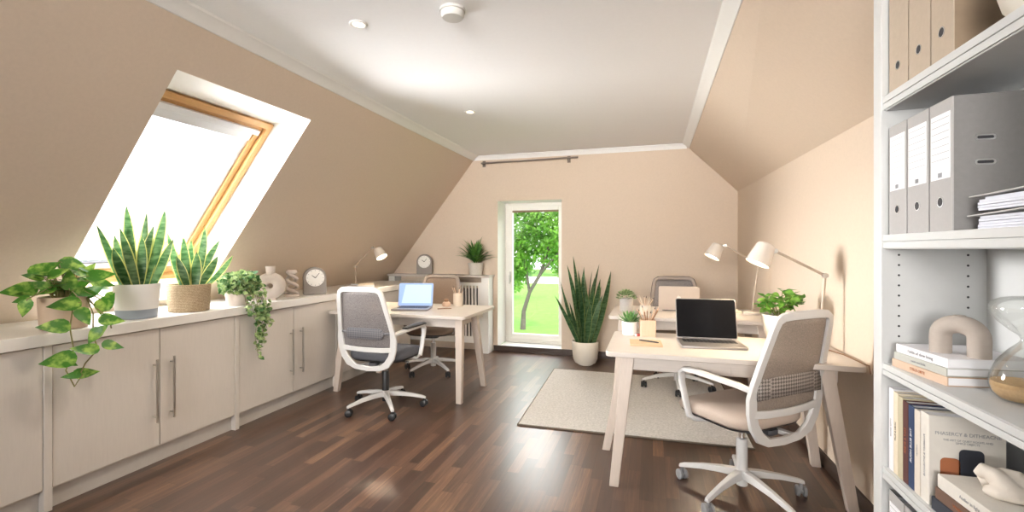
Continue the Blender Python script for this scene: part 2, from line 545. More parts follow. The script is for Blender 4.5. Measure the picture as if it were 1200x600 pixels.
    def build(self, name, mats, parent=None, bevel=0.0, segs=2, smooth=40, loc=None, solid=0.0, sub=0):
        me = bpy.data.meshes.new(name)
        bmesh.ops.remove_doubles(self.bm, verts=self.bm.verts, dist=1e-6)
        if not solid:
            bmesh.ops.recalc_face_normals(self.bm, faces=self.bm.faces)
        self.bm.to_mesh(me)
        self.bm.free()
        for mm in (mats if isinstance(mats, (list, tuple)) else [mats]):
            me.materials.append(mm)
        if smooth:
            me.polygons.foreach_set('use_smooth', [True] * len(me.polygons))
            me.set_sharp_from_angle(angle=R(smooth))
        o = bpy.data.objects.new(name, me)
        COL.objects.link(o)
        if parent is not None:
            o.parent = parent
        if loc is not None:
            o.location = loc
        if bevel:
            b = o.modifiers.new('bevel', 'BEVEL')
            b.width = bevel
            b.segments = segs
            b.limit_method = 'ANGLE'
            b.angle_limit = R(40)
            b.harden_normals = bool(smooth)
        if solid:
            s = o.modifiers.new('solid', 'SOLIDIFY')
            s.thickness = solid
            s.offset = 0
        if sub:
            s = o.modifiers.new('sub', 'SUBSURF')
            s.levels = s.render_levels = sub
        return o


def rrect(w, d, r, n=5, cx=0, cy=0):
    o = []
    for sx, sy, a0 in ((1, 1, 0), (-1, 1, 90), (-1, -1, 180), (1, -1, 270)):
        for k in range(n + 1):
            a = R(a0 + 90 * k / n)
            o.append((cx + sx * (w / 2 - r) + r * math.cos(a), cy + sy * (d / 2 - r) + r * math.sin(a)))
    return o


def tag(o, label, cat, group=None, kind=None):
    o['label'] = label
    o['category'] = cat
    if group:
        o['group'] = group
    if kind:
        o['kind'] = kind
    return o


def thing(name, label, cat, loc=(0, 0, 0), rz=0.0, group=None):
    o = bpy.data.objects.new(name, None)
    o.empty_display_size = 0.05
    COL.objects.link(o)
    o.location = loc
    o.rotation_euler = (0, 0, rz)
    return tag(o, label, cat, group)


def struct(o):
    o['kind'] = 'structure'
    return o


def copy_tree(o, loc=None, rz=None, label=None, group=None, parent=None):
    c = o.copy()
    COL.objects.link(c)
    if parent is not None:
        c.parent = parent
    if loc is not None:
        c.location = loc
    if rz is not None:
        c.rotation_euler = (0, 0, rz)
    if label:
        c['label'] = label
    if group:
        c['group'] = group
    for ch in list(o.children):
        copy_tree(ch, parent=c)
    return c


def text_part(name, body, size, mtl, parent, matrix, align='CENTER', extrude=0.0003):
    cu = bpy.data.curves.new(name, 'FONT')
    cu.body = body
    cu.size = size
    cu.align_x = align
    cu.align_y = 'CENTER'
    cu.extrude = extrude
    tmp = bpy.data.objects.new(name + '_tmp', cu)
    COL.objects.link(tmp)
    dg = bpy.context.evaluated_depsgraph_get()
    me = bpy.data.meshes.new_from_object(tmp.evaluated_get(dg))
    bpy.data.objects.remove(tmp)
    bpy.data.curves.remove(cu)
    me.materials.clear()
    me.materials.append(mtl)
    o = bpy.data.objects.new(name, me)
    COL.objects.link(o)
    o.parent = parent
    o.matrix_local = matrix
    return o


def axes(origin, x, y):
    x = Vector(x).normalized()
    y = Vector(y).normalized()
    z = x.cross(y)
    m = Matrix(((x.x, y.x, z.x, origin[0]), (x.y, y.y, z.y, origin[1]), (x.z, y.z, z.z, origin[2]), (0, 0, 0, 1)))
    return m


# ------------------------------------------------------------------ room shell
YB, YR = 5.69, -3.2          # back wall, rear wall
ZC = 2.5
SX, SZ, SK = -2.236, 2.44, 0.79     # left roof slope: x = SX-(SZ-z)*SK


def slx(z):
    return SX - (SZ - z) * SK


def wrx(y):
    return 0.90 + (YB - y) * 0.037


ZK = 1.94
XRT = 0.40
YD = 1.85                      # dormer start

mb = MB()
mb.poly([(-3.6, YR, 0), (1.3, YR, 0), (1.3, YB + 0.4, 0), (-3.6, YB + 0.4, 0)])
struct(mb.build('floor', M['floor'], smooth=0))

mb = MB()
xl = slx(ZC)
xr = XRT - 0.06 * 0.9
mb.poly([(xl, YR, ZC), (xr, YR, ZC), (xr, YB, ZC), (xl, YB, ZC)])
mb.poly([(xr, YR, ZC), (1.2, YR, ZC), (1.2, YD, ZC), (xr, YD, ZC)])
struct(mb.build('ceiling', M['ceiling'], smooth=0))

# left wall: roof slope with the roof-window opening, plus knee wall behind the cabinets
OY0, OY1, OZ0, OZ1 = 1.855, 2.86, 0.93, 2.243
ZL = 0.70
mb = MB()
ys = [YR, OY0, OY1, YB]
zs = [ZL, OZ0, OZ1, ZC]
for i in range(3):
    for j in range(3):
        if i == 1 and j == 1:
            continue
        mb.poly([(slx(zs[j]), ys[i], zs[j]), (slx(zs[j]), ys[i + 1], zs[j]), (slx(zs[j + 1]), ys[i + 1], zs[j + 1]), (slx(zs[j + 1]), ys[i], zs[j + 1])])
mb.poly([(slx(ZL), YR, 0), (slx(ZL), YB, 0), (slx(ZL), YB, ZL), (slx(ZL), YR, ZL)])
struct(mb.build('wall_left', M['wall'], smooth=0))

# right wall + right slope + dormer behind the bookcase
mb = MB()
mb.poly([(wrx(YD), YD, 0), (wrx(YB), YB, 0), (wrx(YB), YB, ZK), (wrx(YD), YD, ZK)])
mb.poly([(wrx(YD), YD, ZK), (wrx(YB), YB, ZK), (XRT, YB, SZ), (xr, YB, ZC), (xr, YD, ZC), (XRT, YD, SZ)])
mb.poly([(wrx(YD), YD, 0), (wrx(YR), YR, 0), (wrx(YR), YR, ZC), (wrx(YD), YD, ZC)])
mb.poly([(wrx(YD), YD, ZK), (xr, YD, ZC), (wrx(YD), YD, ZC)])
struct(mb.build('wall_right', M['wall'], smooth=0))

# back wall with the door opening
DX0, DX1, DZ0, DZ1 = -1.897, -1.072, 0.06, 1.912
mb = MB()
mb.poly([(slx(0.7) - 0.05, YB, 0), (DX0, YB, 0), (DX0, YB, ZC), (slx(ZC), YB, ZC), (slx(0.7) - 0.05, YB, 0.65)])
mb.poly([(DX1, YB, 0), (1.0, YB, 0), (1.0, YB, ZC), (DX1, YB, ZC)])
mb.poly([(DX0, YB, DZ1), (DX1, YB, DZ1), (DX1, YB, ZC), (DX0, YB, ZC)])
mb.poly([(DX0, YB, 0), (DX1, YB, 0), (DX1, YB, DZ0), (DX0, YB, DZ0)])
struct(mb.build('wall_back', M['wall'], smooth=0))
YF = 6.02                       # door frame plane
mb = MB()
mb.poly([(DX0, YB, DZ0), (DX0, YF + .1, DZ0), (DX0, YF + .1, DZ1), (DX0, YB, DZ1)])
mb.poly([(DX1, YB, DZ0), (DX1, YF + .1, DZ0), (DX1, YF + .1, DZ1), (DX1, YB, DZ1)])
mb.poly([(DX0, YB, DZ1), (DX0, YF + .1, DZ1), (DX1, YF + .1, DZ1), (DX1, YB, DZ1)])
struct(mb.build('trim_1', M['reveal'], smooth=0))      # door reveal
mb = MB()
mb.box(DX0, DX1, YB - 0.012, YF + .1, 0.03, DZ0)
struct(mb.build('trim_2', M['trim'], bevel=0.006))     # door sill

# unseen rear wall with a made-up window, added to let light in
mb = MB()
WX0, WX1, WZ0, WZ1 = -2.15, 0.4, 1.0, 2.42
ex = [-3.7, WX0, WX1, 1.2]
ez = [0, WZ0, WZ1, ZC]
for i in range(3):
    for j in range(3):
        if i == 1 and j == 1:
            continue
        mb.poly([(ex[i], YR, ez[j]), (ex[i + 1], YR, ez[j]), (ex[i + 1], YR, ez[j + 1]), (ex[i], YR, ez[j + 1])])
struct(mb.build('wall_rear', M['wall'], smooth=0))
mb = MB()
for x in (WX0 + .03, (WX0 + WX1) / 2, WX1 - .03):
    mb.box(x - .03, x + .03, YR - .06, YR, WZ0, WZ1)
mb.box(WX0, WX1, YR - .06, YR, WZ0, WZ0 + .06)
mb.box(WX0, WX1, YR - .06, YR, WZ1 - .06, WZ1)
w2 = struct(mb.build('added_window', M['upvc'], bevel=0.004))  # frame of the window added for the rear light
mb = MB()
mb.box(WX0 + .05, WX1 - .05, YR - .035, YR - .025, WZ0 + .05, WZ1 - .05)
mb.build('window_pane', M['glass'], w2, smooth=0)

# cornice and baseboards
COV = [(0, 0), (0.040, 0), (0.040, -0.010), (0.028, -0.016), (0.016, -0.034), (0.011, -0.056), (0.0, -0.056)]
mb = MB()
rings = []
for y in (YR, YB):
    rings.append([Vector((slx(ZC) - 0.0 + a + min(0, b) * SK, y, ZC + b)) for a, b in COV])
mb.loft(rings)
struct(mb.build('trim_3', M['trim'], smooth=25))
mb = MB()
rings = [[Vector((xr - a * .55 - b * 0.9, y, ZC + b)) for a, b in COV] for y in (YD, YB)]
mb.loft(rings)
struct(mb.build('trim_4', M['trim'], smooth=25))
mb = MB()
rings = [[Vector((x, YB - a, ZC + b)) for a, b in COV] for x in (slx(ZC - 0.03), XRT - 0.03)]
mb.loft(rings)
struct(mb.build('trim_5', M['trim'], smooth=25))
mb = MB()
mb.box(-1.95, 0.9, YB - 0.016, YB - 0.0005, 0.0, 0.075)
mb.box(DX0, DX1, YB - 0.02, YB - 0.001, 0.0, 0.03)
struct(mb.build('baseboard_back', M['baseboard'], bevel=0.003))
mb = MB()
mb.loft([[Vector((wrx(y) - a, y, z)) for a, z in ((0.0, 0), (0.016, 0), (0.016, 0.07), (0.012, 0.075), (0.0, 0.075))] for y in (YR, YB)])
struct(mb.build('baseboard_right', M['baseboard']))

# ------------------------------------------------------------------ roof window
WO = 0.352      # horizontal offset of the window plane from the slope


def wpx(z):
    return slx(z) - WO


ZW0, ZW1 = 1.085, 2.243
mb = MB()
mb.poly([(slx(OZ1), OY0, OZ1), (slx(OZ1), OY1, OZ1), (wpx(ZW1) - .08, OY1, ZW1), (wpx(ZW1) - .08, OY0, ZW1)])
for y in (OY0, OY1):
    mb.poly([(slx(OZ0), y, OZ0), (slx(OZ1), y, OZ1), (wpx(ZW1) - .08, y, ZW1), (wpx(ZW0) - .08, y, ZW0)])
mb.poly([(slx(OZ0), OY0, OZ0), (slx(OZ0), OY1, OZ0), (wpx(ZW0) - .08, OY1, ZW0), (wpx(ZW0) - .08, OY0, ZW0)])
struct(mb.build('trim_6', M['reveal'], smooth=0))      # plastered reveal of the roof window

ds = Vector((SK, 0, 1)).normalized()        # up the slope
LW = OY1 - OY0
LH = (ZW1 - ZW0) / ds.z
win_m = axes(Vector((wpx((ZW0 + ZW1) / 2), (OY0 + OY1) / 2, (ZW0 + ZW1) / 2)), (0, 1, 0), ds)   # local x = +Y, y = up slope, z = into... set below


def frame_mb(mbx, w, h, t, z0, z1, m=0, ww=None):
    """mitred frame, outer w x h, bar width t, from z0 to z1"""
    a = [(-w / 2, -h / 2), (w / 2, -h / 2), (w / 2, h / 2), (-w / 2, h / 2)]
    b = [(-w / 2 + t, -h / 2 + t), (w / 2 - t, -h / 2 + t), (w / 2 - t, h / 2 - t), (-w / 2 + t, h / 2 - t)]
    for i in range(4):
        j = (i + 1) % 4
        q = [a[i], a[j], b[j], b[i]]
        mbx.loft([[Vector((x, y, z0)) for x, y in q], [Vector((x, y, z1)) for x, y in q]], m)
    return mbx


zin = (win_m.to_3x3() @ Vector((0, 0, 1)))
sgn = 1 if zin.x > 0 else -1               # local +z*sgn points into the room
mb = frame_mb(MB(), LW, LH, 0.045, -0.04 * sgn - 0.03, 0.0 * sgn + 0.03)
w1 = mb.build('window_1', M['pine'], bevel=0.004)
w1.matrix_world = win_m
struct(w1)


def wl(z):
    return z * sgn


mb = frame_mb(MB(), LW - .085, LH - .085, 0.045, min(wl(-.045), wl(0.0)), max(wl(-.045), wl(0.0)))
mb.build('window_sash', M['pine'], w1, bevel=0.004)
mb = frame_mb(MB(), LW - .172, LH - .172, 0.042, min(wl(-.05), wl(-.02)), max(wl(-.05), wl(-.02)))
s_ = mb.build('glazing_bead', M['grey_alu'], w1, bevel=0.003)
mb = frame_mb(MB(), LW - .25, LH - .25, 0.008, min(wl(-.05), wl(-.03)), max(wl(-.05), wl(-.03)))
mb.build('window_gasket', M['gasket'], w1)
mb = MB()
mb.box(-LW / 2 + .08, LW / 2 - .08, LH / 2 - .115, LH / 2 - .075, min(wl(.0), wl(.03)), max(wl(.0), wl(.03)))
mb.box(-LW / 2 + .10, LW / 2 - .10, LH / 2 - .185, LH / 2 - .125, min(wl(-.02), wl(.0)), max(wl(-.02), wl(.0)))
mb.build('ventilation_flap', M['grey_alu'], w1, bevel=0.004)
mb = MB()
mb.box(-LW / 2 + .12, LW / 2 - .12, -LH / 2 + .12, LH / 2 - .12, min(wl(-.045), wl(-.038)), max(wl(-.045), wl(-.038)))
mb.build('window_pane', M['glass'], w1, smooth=0)

# ------------------------------------------------------------------ glazed balcony door
dr = MB()
W_, H_ = DX1 - DX0, DZ1 - DZ0


def xz_frame(mbx, x0, x1, z0, z1, t, y0, y1, tb=None):
    tb = tb or t
    mbx.box(x0, x0 + t, y0, y1, z0, z1)
    mbx.box(x1 - t, x1, y0, y1, z0, z1)
    mbx.box(x0 + t, x1 - t, y0, y1, z0, z0 + tb)
    mbx.box(x0 + t, x1 - t, y0, y1, z1 - t, z1)
    return mbx


xz_frame(dr, DX0, DX1, DZ0, DZ1, 0.05, YF, YF + 0.07)
door = struct(dr.build('door_1', M['upvc'], bevel=0.004))
dm = xz_frame(MB(), DX0 + .045, DX1 - .045, DZ0 + .045, DZ1 - .045, 0.055, YF - .012, YF + .05, 0.07)
dm.build('door_sash', M['upvc'], door, bevel=0.005)
mb = MB()
mb.box(DX0 + .09, DX1 - .09, YF + .015, YF + .025, DZ0 + .1, DZ1 - .09)
mb.build('door_pane', M['glass'], door, smooth=0)
mb = MB()
mb.box(DX0 + .10, DX1 - .10, YF - .02, YF + .008, DZ1 - .125, DZ1 - .098)
bl = mb.build('roller_blind', M['kraft_shade_and_blind'], door, bevel=0.006)
mb = MB()
mb.box(DX0 + .06, DX0 + .085, YF - .02, YF - .011, 0.86, 1.0)
mb.rod((DX0 + .072, YF - .02, 0.95), (DX0 + .072, YF - .055, 0.95), 0.008)
mb.rod((DX0 + .072, YF - .05, 0.955), (DX0 + .072, YF - .05, 0.84), 0.009)
mb.build('door_handle', M['steel'], door, bevel=0.002)

# ------------------------------------------------------------------ garden outside
GZ = -2.6
mb = MB()
n = 12
mb.poly([(-60, 8, GZ), (40, 8, GZ), (40, 90, GZ), (-60, 90, GZ)])
tag(mb.build('lawn', M['lawn'], smooth=0), 'sunlit green lawn outside the glazed door', 'lawn', kind='stuff')
mb = MB()
mb.box(-45, 30, 52, 64, GZ + 0.002, GZ + 0.03)
tag(mb.build('gravel_path', M['path'], smooth=0), 'pale bright path crossing beyond the lawn', 'path')
random.seed(11)


def crown(blobs, count, size, rnd):
    mbx = MB()
    tot = sum(b[3] ** 2 for b in blobs)
    for bx, by, bz, br in blobs:
        for _ in range(int(count * br * br / tot)):
            d = Vector((rnd.gauss(0, 1), rnd.gauss(0, 1), rnd.gauss(0, 1))).normalized()
            p = Vector((bx, by, bz)) + d * br * (0.45 + 0.6 * rnd.random() ** 0.6)
            t = Vector((rnd.gauss(0, 1), rnd.gauss(0, 1), rnd.gauss(-0.4, 0.7))).normalized()
            s = size * rnd.uniform(0.6, 1.3)
            mbx.leaf(p, p + t * s, (rnd.gauss(0, .6), rnd.gauss(0, .6), 1), s * 0.62, [(0, .1), (.4, 1), (1, .05)], 0.2)
    return mbx


TX, TY = -6.05, 22.0
tree = thing('tree', 'leafy green tree with slanting trunk outside the glazed door', 'tree', (TX, TY, GZ))
mb = MB()
mb.tube([(0, 0, -0.05), (.05, 0, .9), (.32, .05, 1.8), (.85, .1, 2.7), (1.2, .2, 3.8), (1.3, .2, 5.2), (1.2, .2, 6.6)], [.14, .11, .095, .085, .07, .05, .03], 10)
mb.tube([(.32, .05, 1.8), (.1, .3, 2.8), (-.3, .4, 4.4)], [.08, .06, .03], 8)
mb.tube([(.85, .1, 2.7), (1.6, -.2, 3.5), (2.4, -.2, 4.4)], [.07, .05, .02], 8)
mb.build('trunk', M['bark'], tree)
crown([(-.4, .2, 5.2, 1.4), (1.0, .2, 6.0, 1.6), (2.2, -.1, 4.9, 1.2), (.5, .8, 4.5, 1.2), (-.9, .6, 3.7, 1.0), (2.3, .3, 6.6, 1.2), (-.9, .3, 6.6, 1.3),
       (-.75, .5, 2.5, .75), (-.3, .5, 2.9, .55), (1.9, .3, 3.2, .6), (2.3, 0, 3.7, .8), (1.1, .4, 3.9, .8), (.2, .4, 7.4, 1.4), (1.9, .4, 7.8, 1.3), (-.2, .3, 3.4, .7)],
      14000, 0.22, random.Random(5)).build('foliage', M['tree_leaf'], tree, smooth=0)
for i, (x, y, h, w, lab) in enumerate([(-11.2, 36, 3.6, 2.2, 'round dark shrub left of the slanting tree beyond the lawn'),
                                       (-13.5, 70, 5.2, 4.2, 'large hazy bush behind the slanting tree beyond the pale path'),
                                       (-21, 76, 8.0, 5.5, 'tall hazy bush far left beyond the pale path')]):
    sh = thing('shrub', lab, 'shrub', (x, y, GZ))
    mb = MB()
    mb.tube([(0, 0, -.05), (.1, 0, h * .4), (0, .1, h * .7)], [.15, .1, .04], 8)
    mb.build('trunk', M['bark'], sh)
    rn = random.Random(i + 20)
    crown([(rn.uniform(-.5, .5) * w, rn.uniform(-.4, .4) * w, h * rn.uniform(.3, .75), w * rn.uniform(.3, .48)) for _ in range(6)],
          900, 0.5, rn).build('foliage', M['shrub_leaf'], sh, smooth=0)
# neighbour house seen low through the roof window
hs = thing('house', 'white neighbouring house with grid windows seen through the roof window', 'house', (-19, 14.5, GZ))
mb = MB()
mb.box(-7, 0, -5, 5, 0, 4.3)
mb.build('wall', M['house_wall'], hs, smooth=0)
mb = MB()
mb.loft([[Vector((.5, y, 4.2)), Vector((-3.5, y, 5.6)), Vector((-7.5, y, 4.2))] for y in (-5.4, 5.4)])
mb.build('roof', M['roof'], hs, smooth=0)
for y in (-3.4, -1.4, .6, 2.6):
    for z in (0.6, 2.5):
        mb = MB()
        mb.box(0.0, .06, y, y + 1.1, z, z + 1.4)
        for k in range(1, 3):
            mb.box(0.06, .09, y + k * 1.1 / 3 - .02, y + k * 1.1 / 3 + .02, z, z + 1.4)
        for k in range(1, 4):
            mb.box(0.06, .09, y, y + 1.1, z + k * .35 - .02, z + k * .35 + .02)
        wn_ = mb.build('window', M['house_wall'], hs, smooth=0)
        mb = MB()
        mb.box(.055, .065, y + .06, y + 1.04, z + .06, z + 1.34)
        mb.build('pane', M['house_pane'], wn_, smooth=0)

# ------------------------------------------------------------------ ceiling fittings
def downlight(loc, label):
    t = thing('recessed_spotlight', label, 'ceiling light', loc, 0, 'recessed ceiling spotlights')
    mb = MB()
    mb.lathe([(0.030, 0.0), (0.046, 0.0), (0.046, -0.004), (0.042, -0.007), (0.033, -0.006), (0.030, 0.0)], 32, cap=False)
    mb.build('trim_ring', M['trim'], t)
    mb = MB()
    mb.lathe([(0.001, -0.0035), (0.02, -0.0045), (0.031, -0.003), (0.031, 0.0)], 24)
    mb.build('bulb', M['spot_bulb'], t)
    l = bpy.data.lights.new('spotlight_beam', 'SPOT')
    l.energy = 40
    l.color = (1, 0.86, 0.68)
    l.spot_size = R(130)
    l.spot_blend = 0.8
    l.shadow_soft_size = 0.09
    o = bpy.data.objects.new('spotlight_beam', l)
    COL.objects.link(o)
    o.parent = t
    o.location = (0, 0, -0.03)
    return t


downlight((-1.502, 2.159, ZC), 'recessed ceiling spotlight nearer the roof window')
downlight((-1.528, 3.822, ZC), 'recessed ceiling spotlight farther off towards the glazed door')
sd_ = thing('smoke_detector', 'round white smoke detector on the ceiling', 'smoke detector', (-0.96, 2.165, ZC))
mb = MB()
mb.lathe([(0.064, 0), (0.064, -0.012), (0.060, -0.014)], 40)
mb.build('mounting_plate', M['detector'], sd_)
mb = MB()
mb.lathe([(0.057, -0.014), (0.057, -0.034), (0.05, -0.044), (0.001, -0.046)], 40)
mb.build('cover', M['detector'], sd_)

# curtain rod over the door
cr_ = thing('curtain_rod', 'thin bare curtain rod under the cornice above the glazed door', 'curtain rod', (-1.48, YB, 2.405))
mb = MB()
mb.tube([(-.62, -.06, -.01), (.62, -.06, 0.0)], 0.011, 12)
mb.build('rod', M['rod_metal'], cr_)
for x in (-.60, .5):
    mb = MB()
    mb.box(x - .02, x + .02, -.01, -.0005, -.05, .03)
    mb.box(x - .007, x + .007, -.075, -.01, -.028, -.012)
    mb.build('bracket', M['rod_metal'], cr_, bevel=0.002)

# ------------------------------------------------------------------ left cabinets
XF = -2.87
XBK = slx(ZL) + 0.02


def bar_handle(parent, y, name='handle'):
    mb = MB()
    mb.box(XF + .028, XF + .040, y - .006, y + .006, 0.262, 0.640)
    for z in (.295, .605):
        mb.rod((XF, y, z), (XF + .03, y, z), .005, 8)
    return mb.build(name, M['steel'], parent, bevel=0.002)


def cabinet(y0, y1, split, h0, h1, label, post=True):
    c = thing('base_cabinet', label, 'cabinet', (0, 0, 0), 0, 'base cabinets under the worktop')
    mb = MB()
    mb.box(XBK, XF - .018, y0, y1, 0.10, 0.825)
    mb.build('body', M['cabinet'], c, smooth=0)
    mb = MB()
    mb.box(XF - .06, XF - .035, y0, y1, 0.0, 0.10)
    mb.build('toe_kick', M['kick'], c, smooth=0)
    pw = 0.035 if post else 0
    if post:
        mb = MB()
        mb.box(XF - .05, XF + .004, y0, y0 + pw, 0, 0.824)
        mb.build('side_post', M['cabinet'], c, bevel=0.002)
    for a, b, h in ((y0 + pw, split, h0), (split, y1, h1)):
        mb = MB()
        mb.box(XF - .018, XF, a + .0025, b - .0025, 0.112, 0.818)
        d = mb.build('door', M['cabinet'], c, bevel=0.002)
        bar_handle(d, h)
    return c


cabinet(-0.62, 0.50, -0.06, -.12, 0.0, 'base cabinet nearest the rear wall behind the viewpoint')
cabinet(0.50, 1.548, 1.02, 0.96, 1.08, 'base cabinet at the left edge of the photo')
cabinet(1.548, 2.652, 2.118, 2.078, 2.182, 'base cabinet with paired bar handles below the two snake plants')
cabinet(2.652, 3.77, 3.226, 3.186, 3.300, 'base cabinet with paired bar handles below the ring vase and clock')
cabinet(3.77, 5.20, 4.48, 4.43, 4.53, 'base cabinet behind the blue-screen desk near the radiator cover')
mb = MB()
mb.box(slx(.825) + .01, -2.84, -0.62, 5.47, 0.8255, 0.885)
tag(mb.build('worktop', M['worktop'], bevel=0.004), 'long pale worktop running over the base cabinets under the roof slope', 'worktop')
CT = 0.885

# ------------------------------------------------------------------ radiator cover
rc = thing('radiator_cover', 'white slatted radiator cover against the back wall left of the glazed door', 'radiator cover', (0, 0, 0))
RX0, RX1, RY = -3.36, -1.955, 5.50
mb = MB()
mb.box(RX0 - .01, RX1 + .015, RY - .02, YB - .001, 0.945, 0.972)
mb.build('top_board', M['desk'], rc, bevel=0.003)
for x0, x1 in ((RX0, RX0 + .09), (RX1 - .095, RX1)):
    mb = MB()
    mb.box(x0, x1, RY, YB - .018, 0.0, 0.945)
    mb.build('side_post', M['trim'], rc, bevel=0.003)
mb = MB()
mb.box(RX0 + .09, RX1 - .095, RY + .012, RY + .03, 0.12, 0.20)
mb.box(RX0 + .09, RX1 - .095, RY + .012, RY + .03, 0.84, 0.88)
xm = (RX0 + RX1) / 2
for x in (RX0 + .09, xm - .04, RX1 - .095 - .05):
    mb.box(x, x + .05, RY + .012, RY + .03, 0.20, 0.84)
k = RX0 + .16
while k < RX1 - .16:
    if abs(k - xm) > .06:
        mb.box(k, k + .022, RY + .014, RY + .026, 0.20, 0.84)
    k += 0.044
mb.build('slatted_panel', M['trim'], rc, smooth=0)
mb = MB()
for i in range(12):
    x = RX0 + .2 + i * .09
    mb.box(x, x + .07, RY + .07, RY + .13, .18, .80)
mb.build('radiator', M['dark_grey'], rc, bevel=0.01)

# ------------------------------------------------------------------ desks


def desk(x0, x1, y0, y1, feet, tops, label, drawers=((0.36, 0.52),), zo=0.0, fz=(0, 0, 0, 0)):
    cx, cy = (x0 + x1) / 2, (y0 + y1) / 2
    t = thing('desk', label, 'desk', (cx, cy, zo), 0, 'whitewashed wooden desks')
    mb = MB()
    mb.prism(rrect(x1 - x0, y1 - y0, 0.035), 0.712, 0.74)
    mb.build('desktop', M['desk'], t, bevel=0.004)
    hx, hy = (x1 - x0) / 2, (y1 - y0) / 2
    for s in (-1, 1):
        mb = MB()
        yy = s * (hy - .075)
        mb.box(-hx + .11, hx - .11, yy - .011, yy + .011, 0.635, 0.7115)
        ap = mb.build('apron', M['desk'], t, bevel=0.002)
        if s < 0:
            for a, b in drawers:
                mb = MB()
                mb.box(-hx + a * 2 * hx, -hx + b * 2 * hx, yy - .017, yy - .0115, 0.640, 0.706)
                mb.build('drawer_front', M['desk'], ap, bevel=0.001)
    for s in (-1, 1):
        mb = MB()
        xx = s * (hx - .11)
        mb.box(xx - .011, xx + .011, -hy + .086, hy - .086, 0.635, 0.7115)
        mb.build('side_rail', M['desk'], t, bevel=0.002)
    for (fx, fy), (tx, ty), z_ in zip(feet, tops, fz):
        mb = MB()
        mb.beam((fx - cx, fy - cy, z_), (tx - cx, ty - cy, 0.711), .050, .044, .066, .058)
        mb.build('leg', M['desk_leg'], t, bevel=0.004)
    return t


desk(-2.83, -1.49, 3.60, 4.40,
     [(-2.775, 3.66), (-1.56, 3.66), (-2.76, 4.33), (-1.54, 4.20)],
     [(-2.71, 3.70), (-1.57, 3.69), (-2.69, 4.22), (-1.57, 4.02)],
     'whitewashed desk on the left with the blue-screen laptop, abutting the worktop')
desk(-0.25, 0.98, 2.61, 3.29,
     [(-0.205, 2.64), (0.945, 2.70), (-0.29, 3.10), (0.935, 3.22)],
     [(-0.13, 2.68), (0.825, 2.70), (-0.15, 3.10), (0.84, 3.20)],
     'whitewashed desk at the front right with the black-screen laptop')
desk(-0.35, 0.925, 3.93, 4.72,
     [(-0.30, 3.98), (0.87, 3.99), (-0.30, 4.66), (0.86, 4.66)],
     [(-0.24, 4.02), (0.80, 4.02), (-0.24, 4.62), (0.80, 4.62)],
     'whitewashed desk at the back right between the front desk and the back wall', zo=.0112, fz=(0, -.0112, 0, -.0112))
DT = 0.74

# ------------------------------------------------------------------ rug
mb = MB()
pts = [(-0.955, 3.33), (0.63, 3.36), (0.63, 5.0), (-1.02, 4.99)]
mb.loft([[Vector((x, y, 0.0)) for x, y in pts], [Vector((x, y, 0.011)) for x, y in pts]])
rug = tag(mb.build('rug', M['rug'], bevel=0.004), 'flat woven beige rug on the dark floor under the right desks', 'rug')
mb = MB()
for i in range(4):
    a, b = Vector((*pts[i], 0.0065)), Vector((*pts[(i + 1) % 4], 0.0065))
    mb.beam(a, b, 0.012, 0.013, 0.012, 0.013) if False else mb.tube([a, b], 0.0062, 8)
mb.build('bound_edge', M['rug_edge'], rug)

# ------------------------------------------------------------------ office chairs
PROF = [(0.0, -.345, .998), (.09, -.345, .998), (.150, -.343, .994), (.178, -.338, .978), (.191, -.328, .94), (.204, -.307, .86), (.219, -.283, .77),
        (.233, -.260, .68), (.239, -.248, .61), (.232, -.242, .54), (.212, -.238, .475), (.172, -.236, .42), (.11, -.232, .385), (0.0, -.230, .376)]


def prof_at(z):
    for (x0, y0, z0), (x1, y1, z1) in zip(PROF, PROF[1:]):
        if z1 <= z <= z0:
            t = (z0 - z) / max(1e-6, z0 - z1)
            return x0 + (x1 - x0) * t, y0 + (y1 - y0) * t
    return PROF[-1][0], PROF[-1][1]


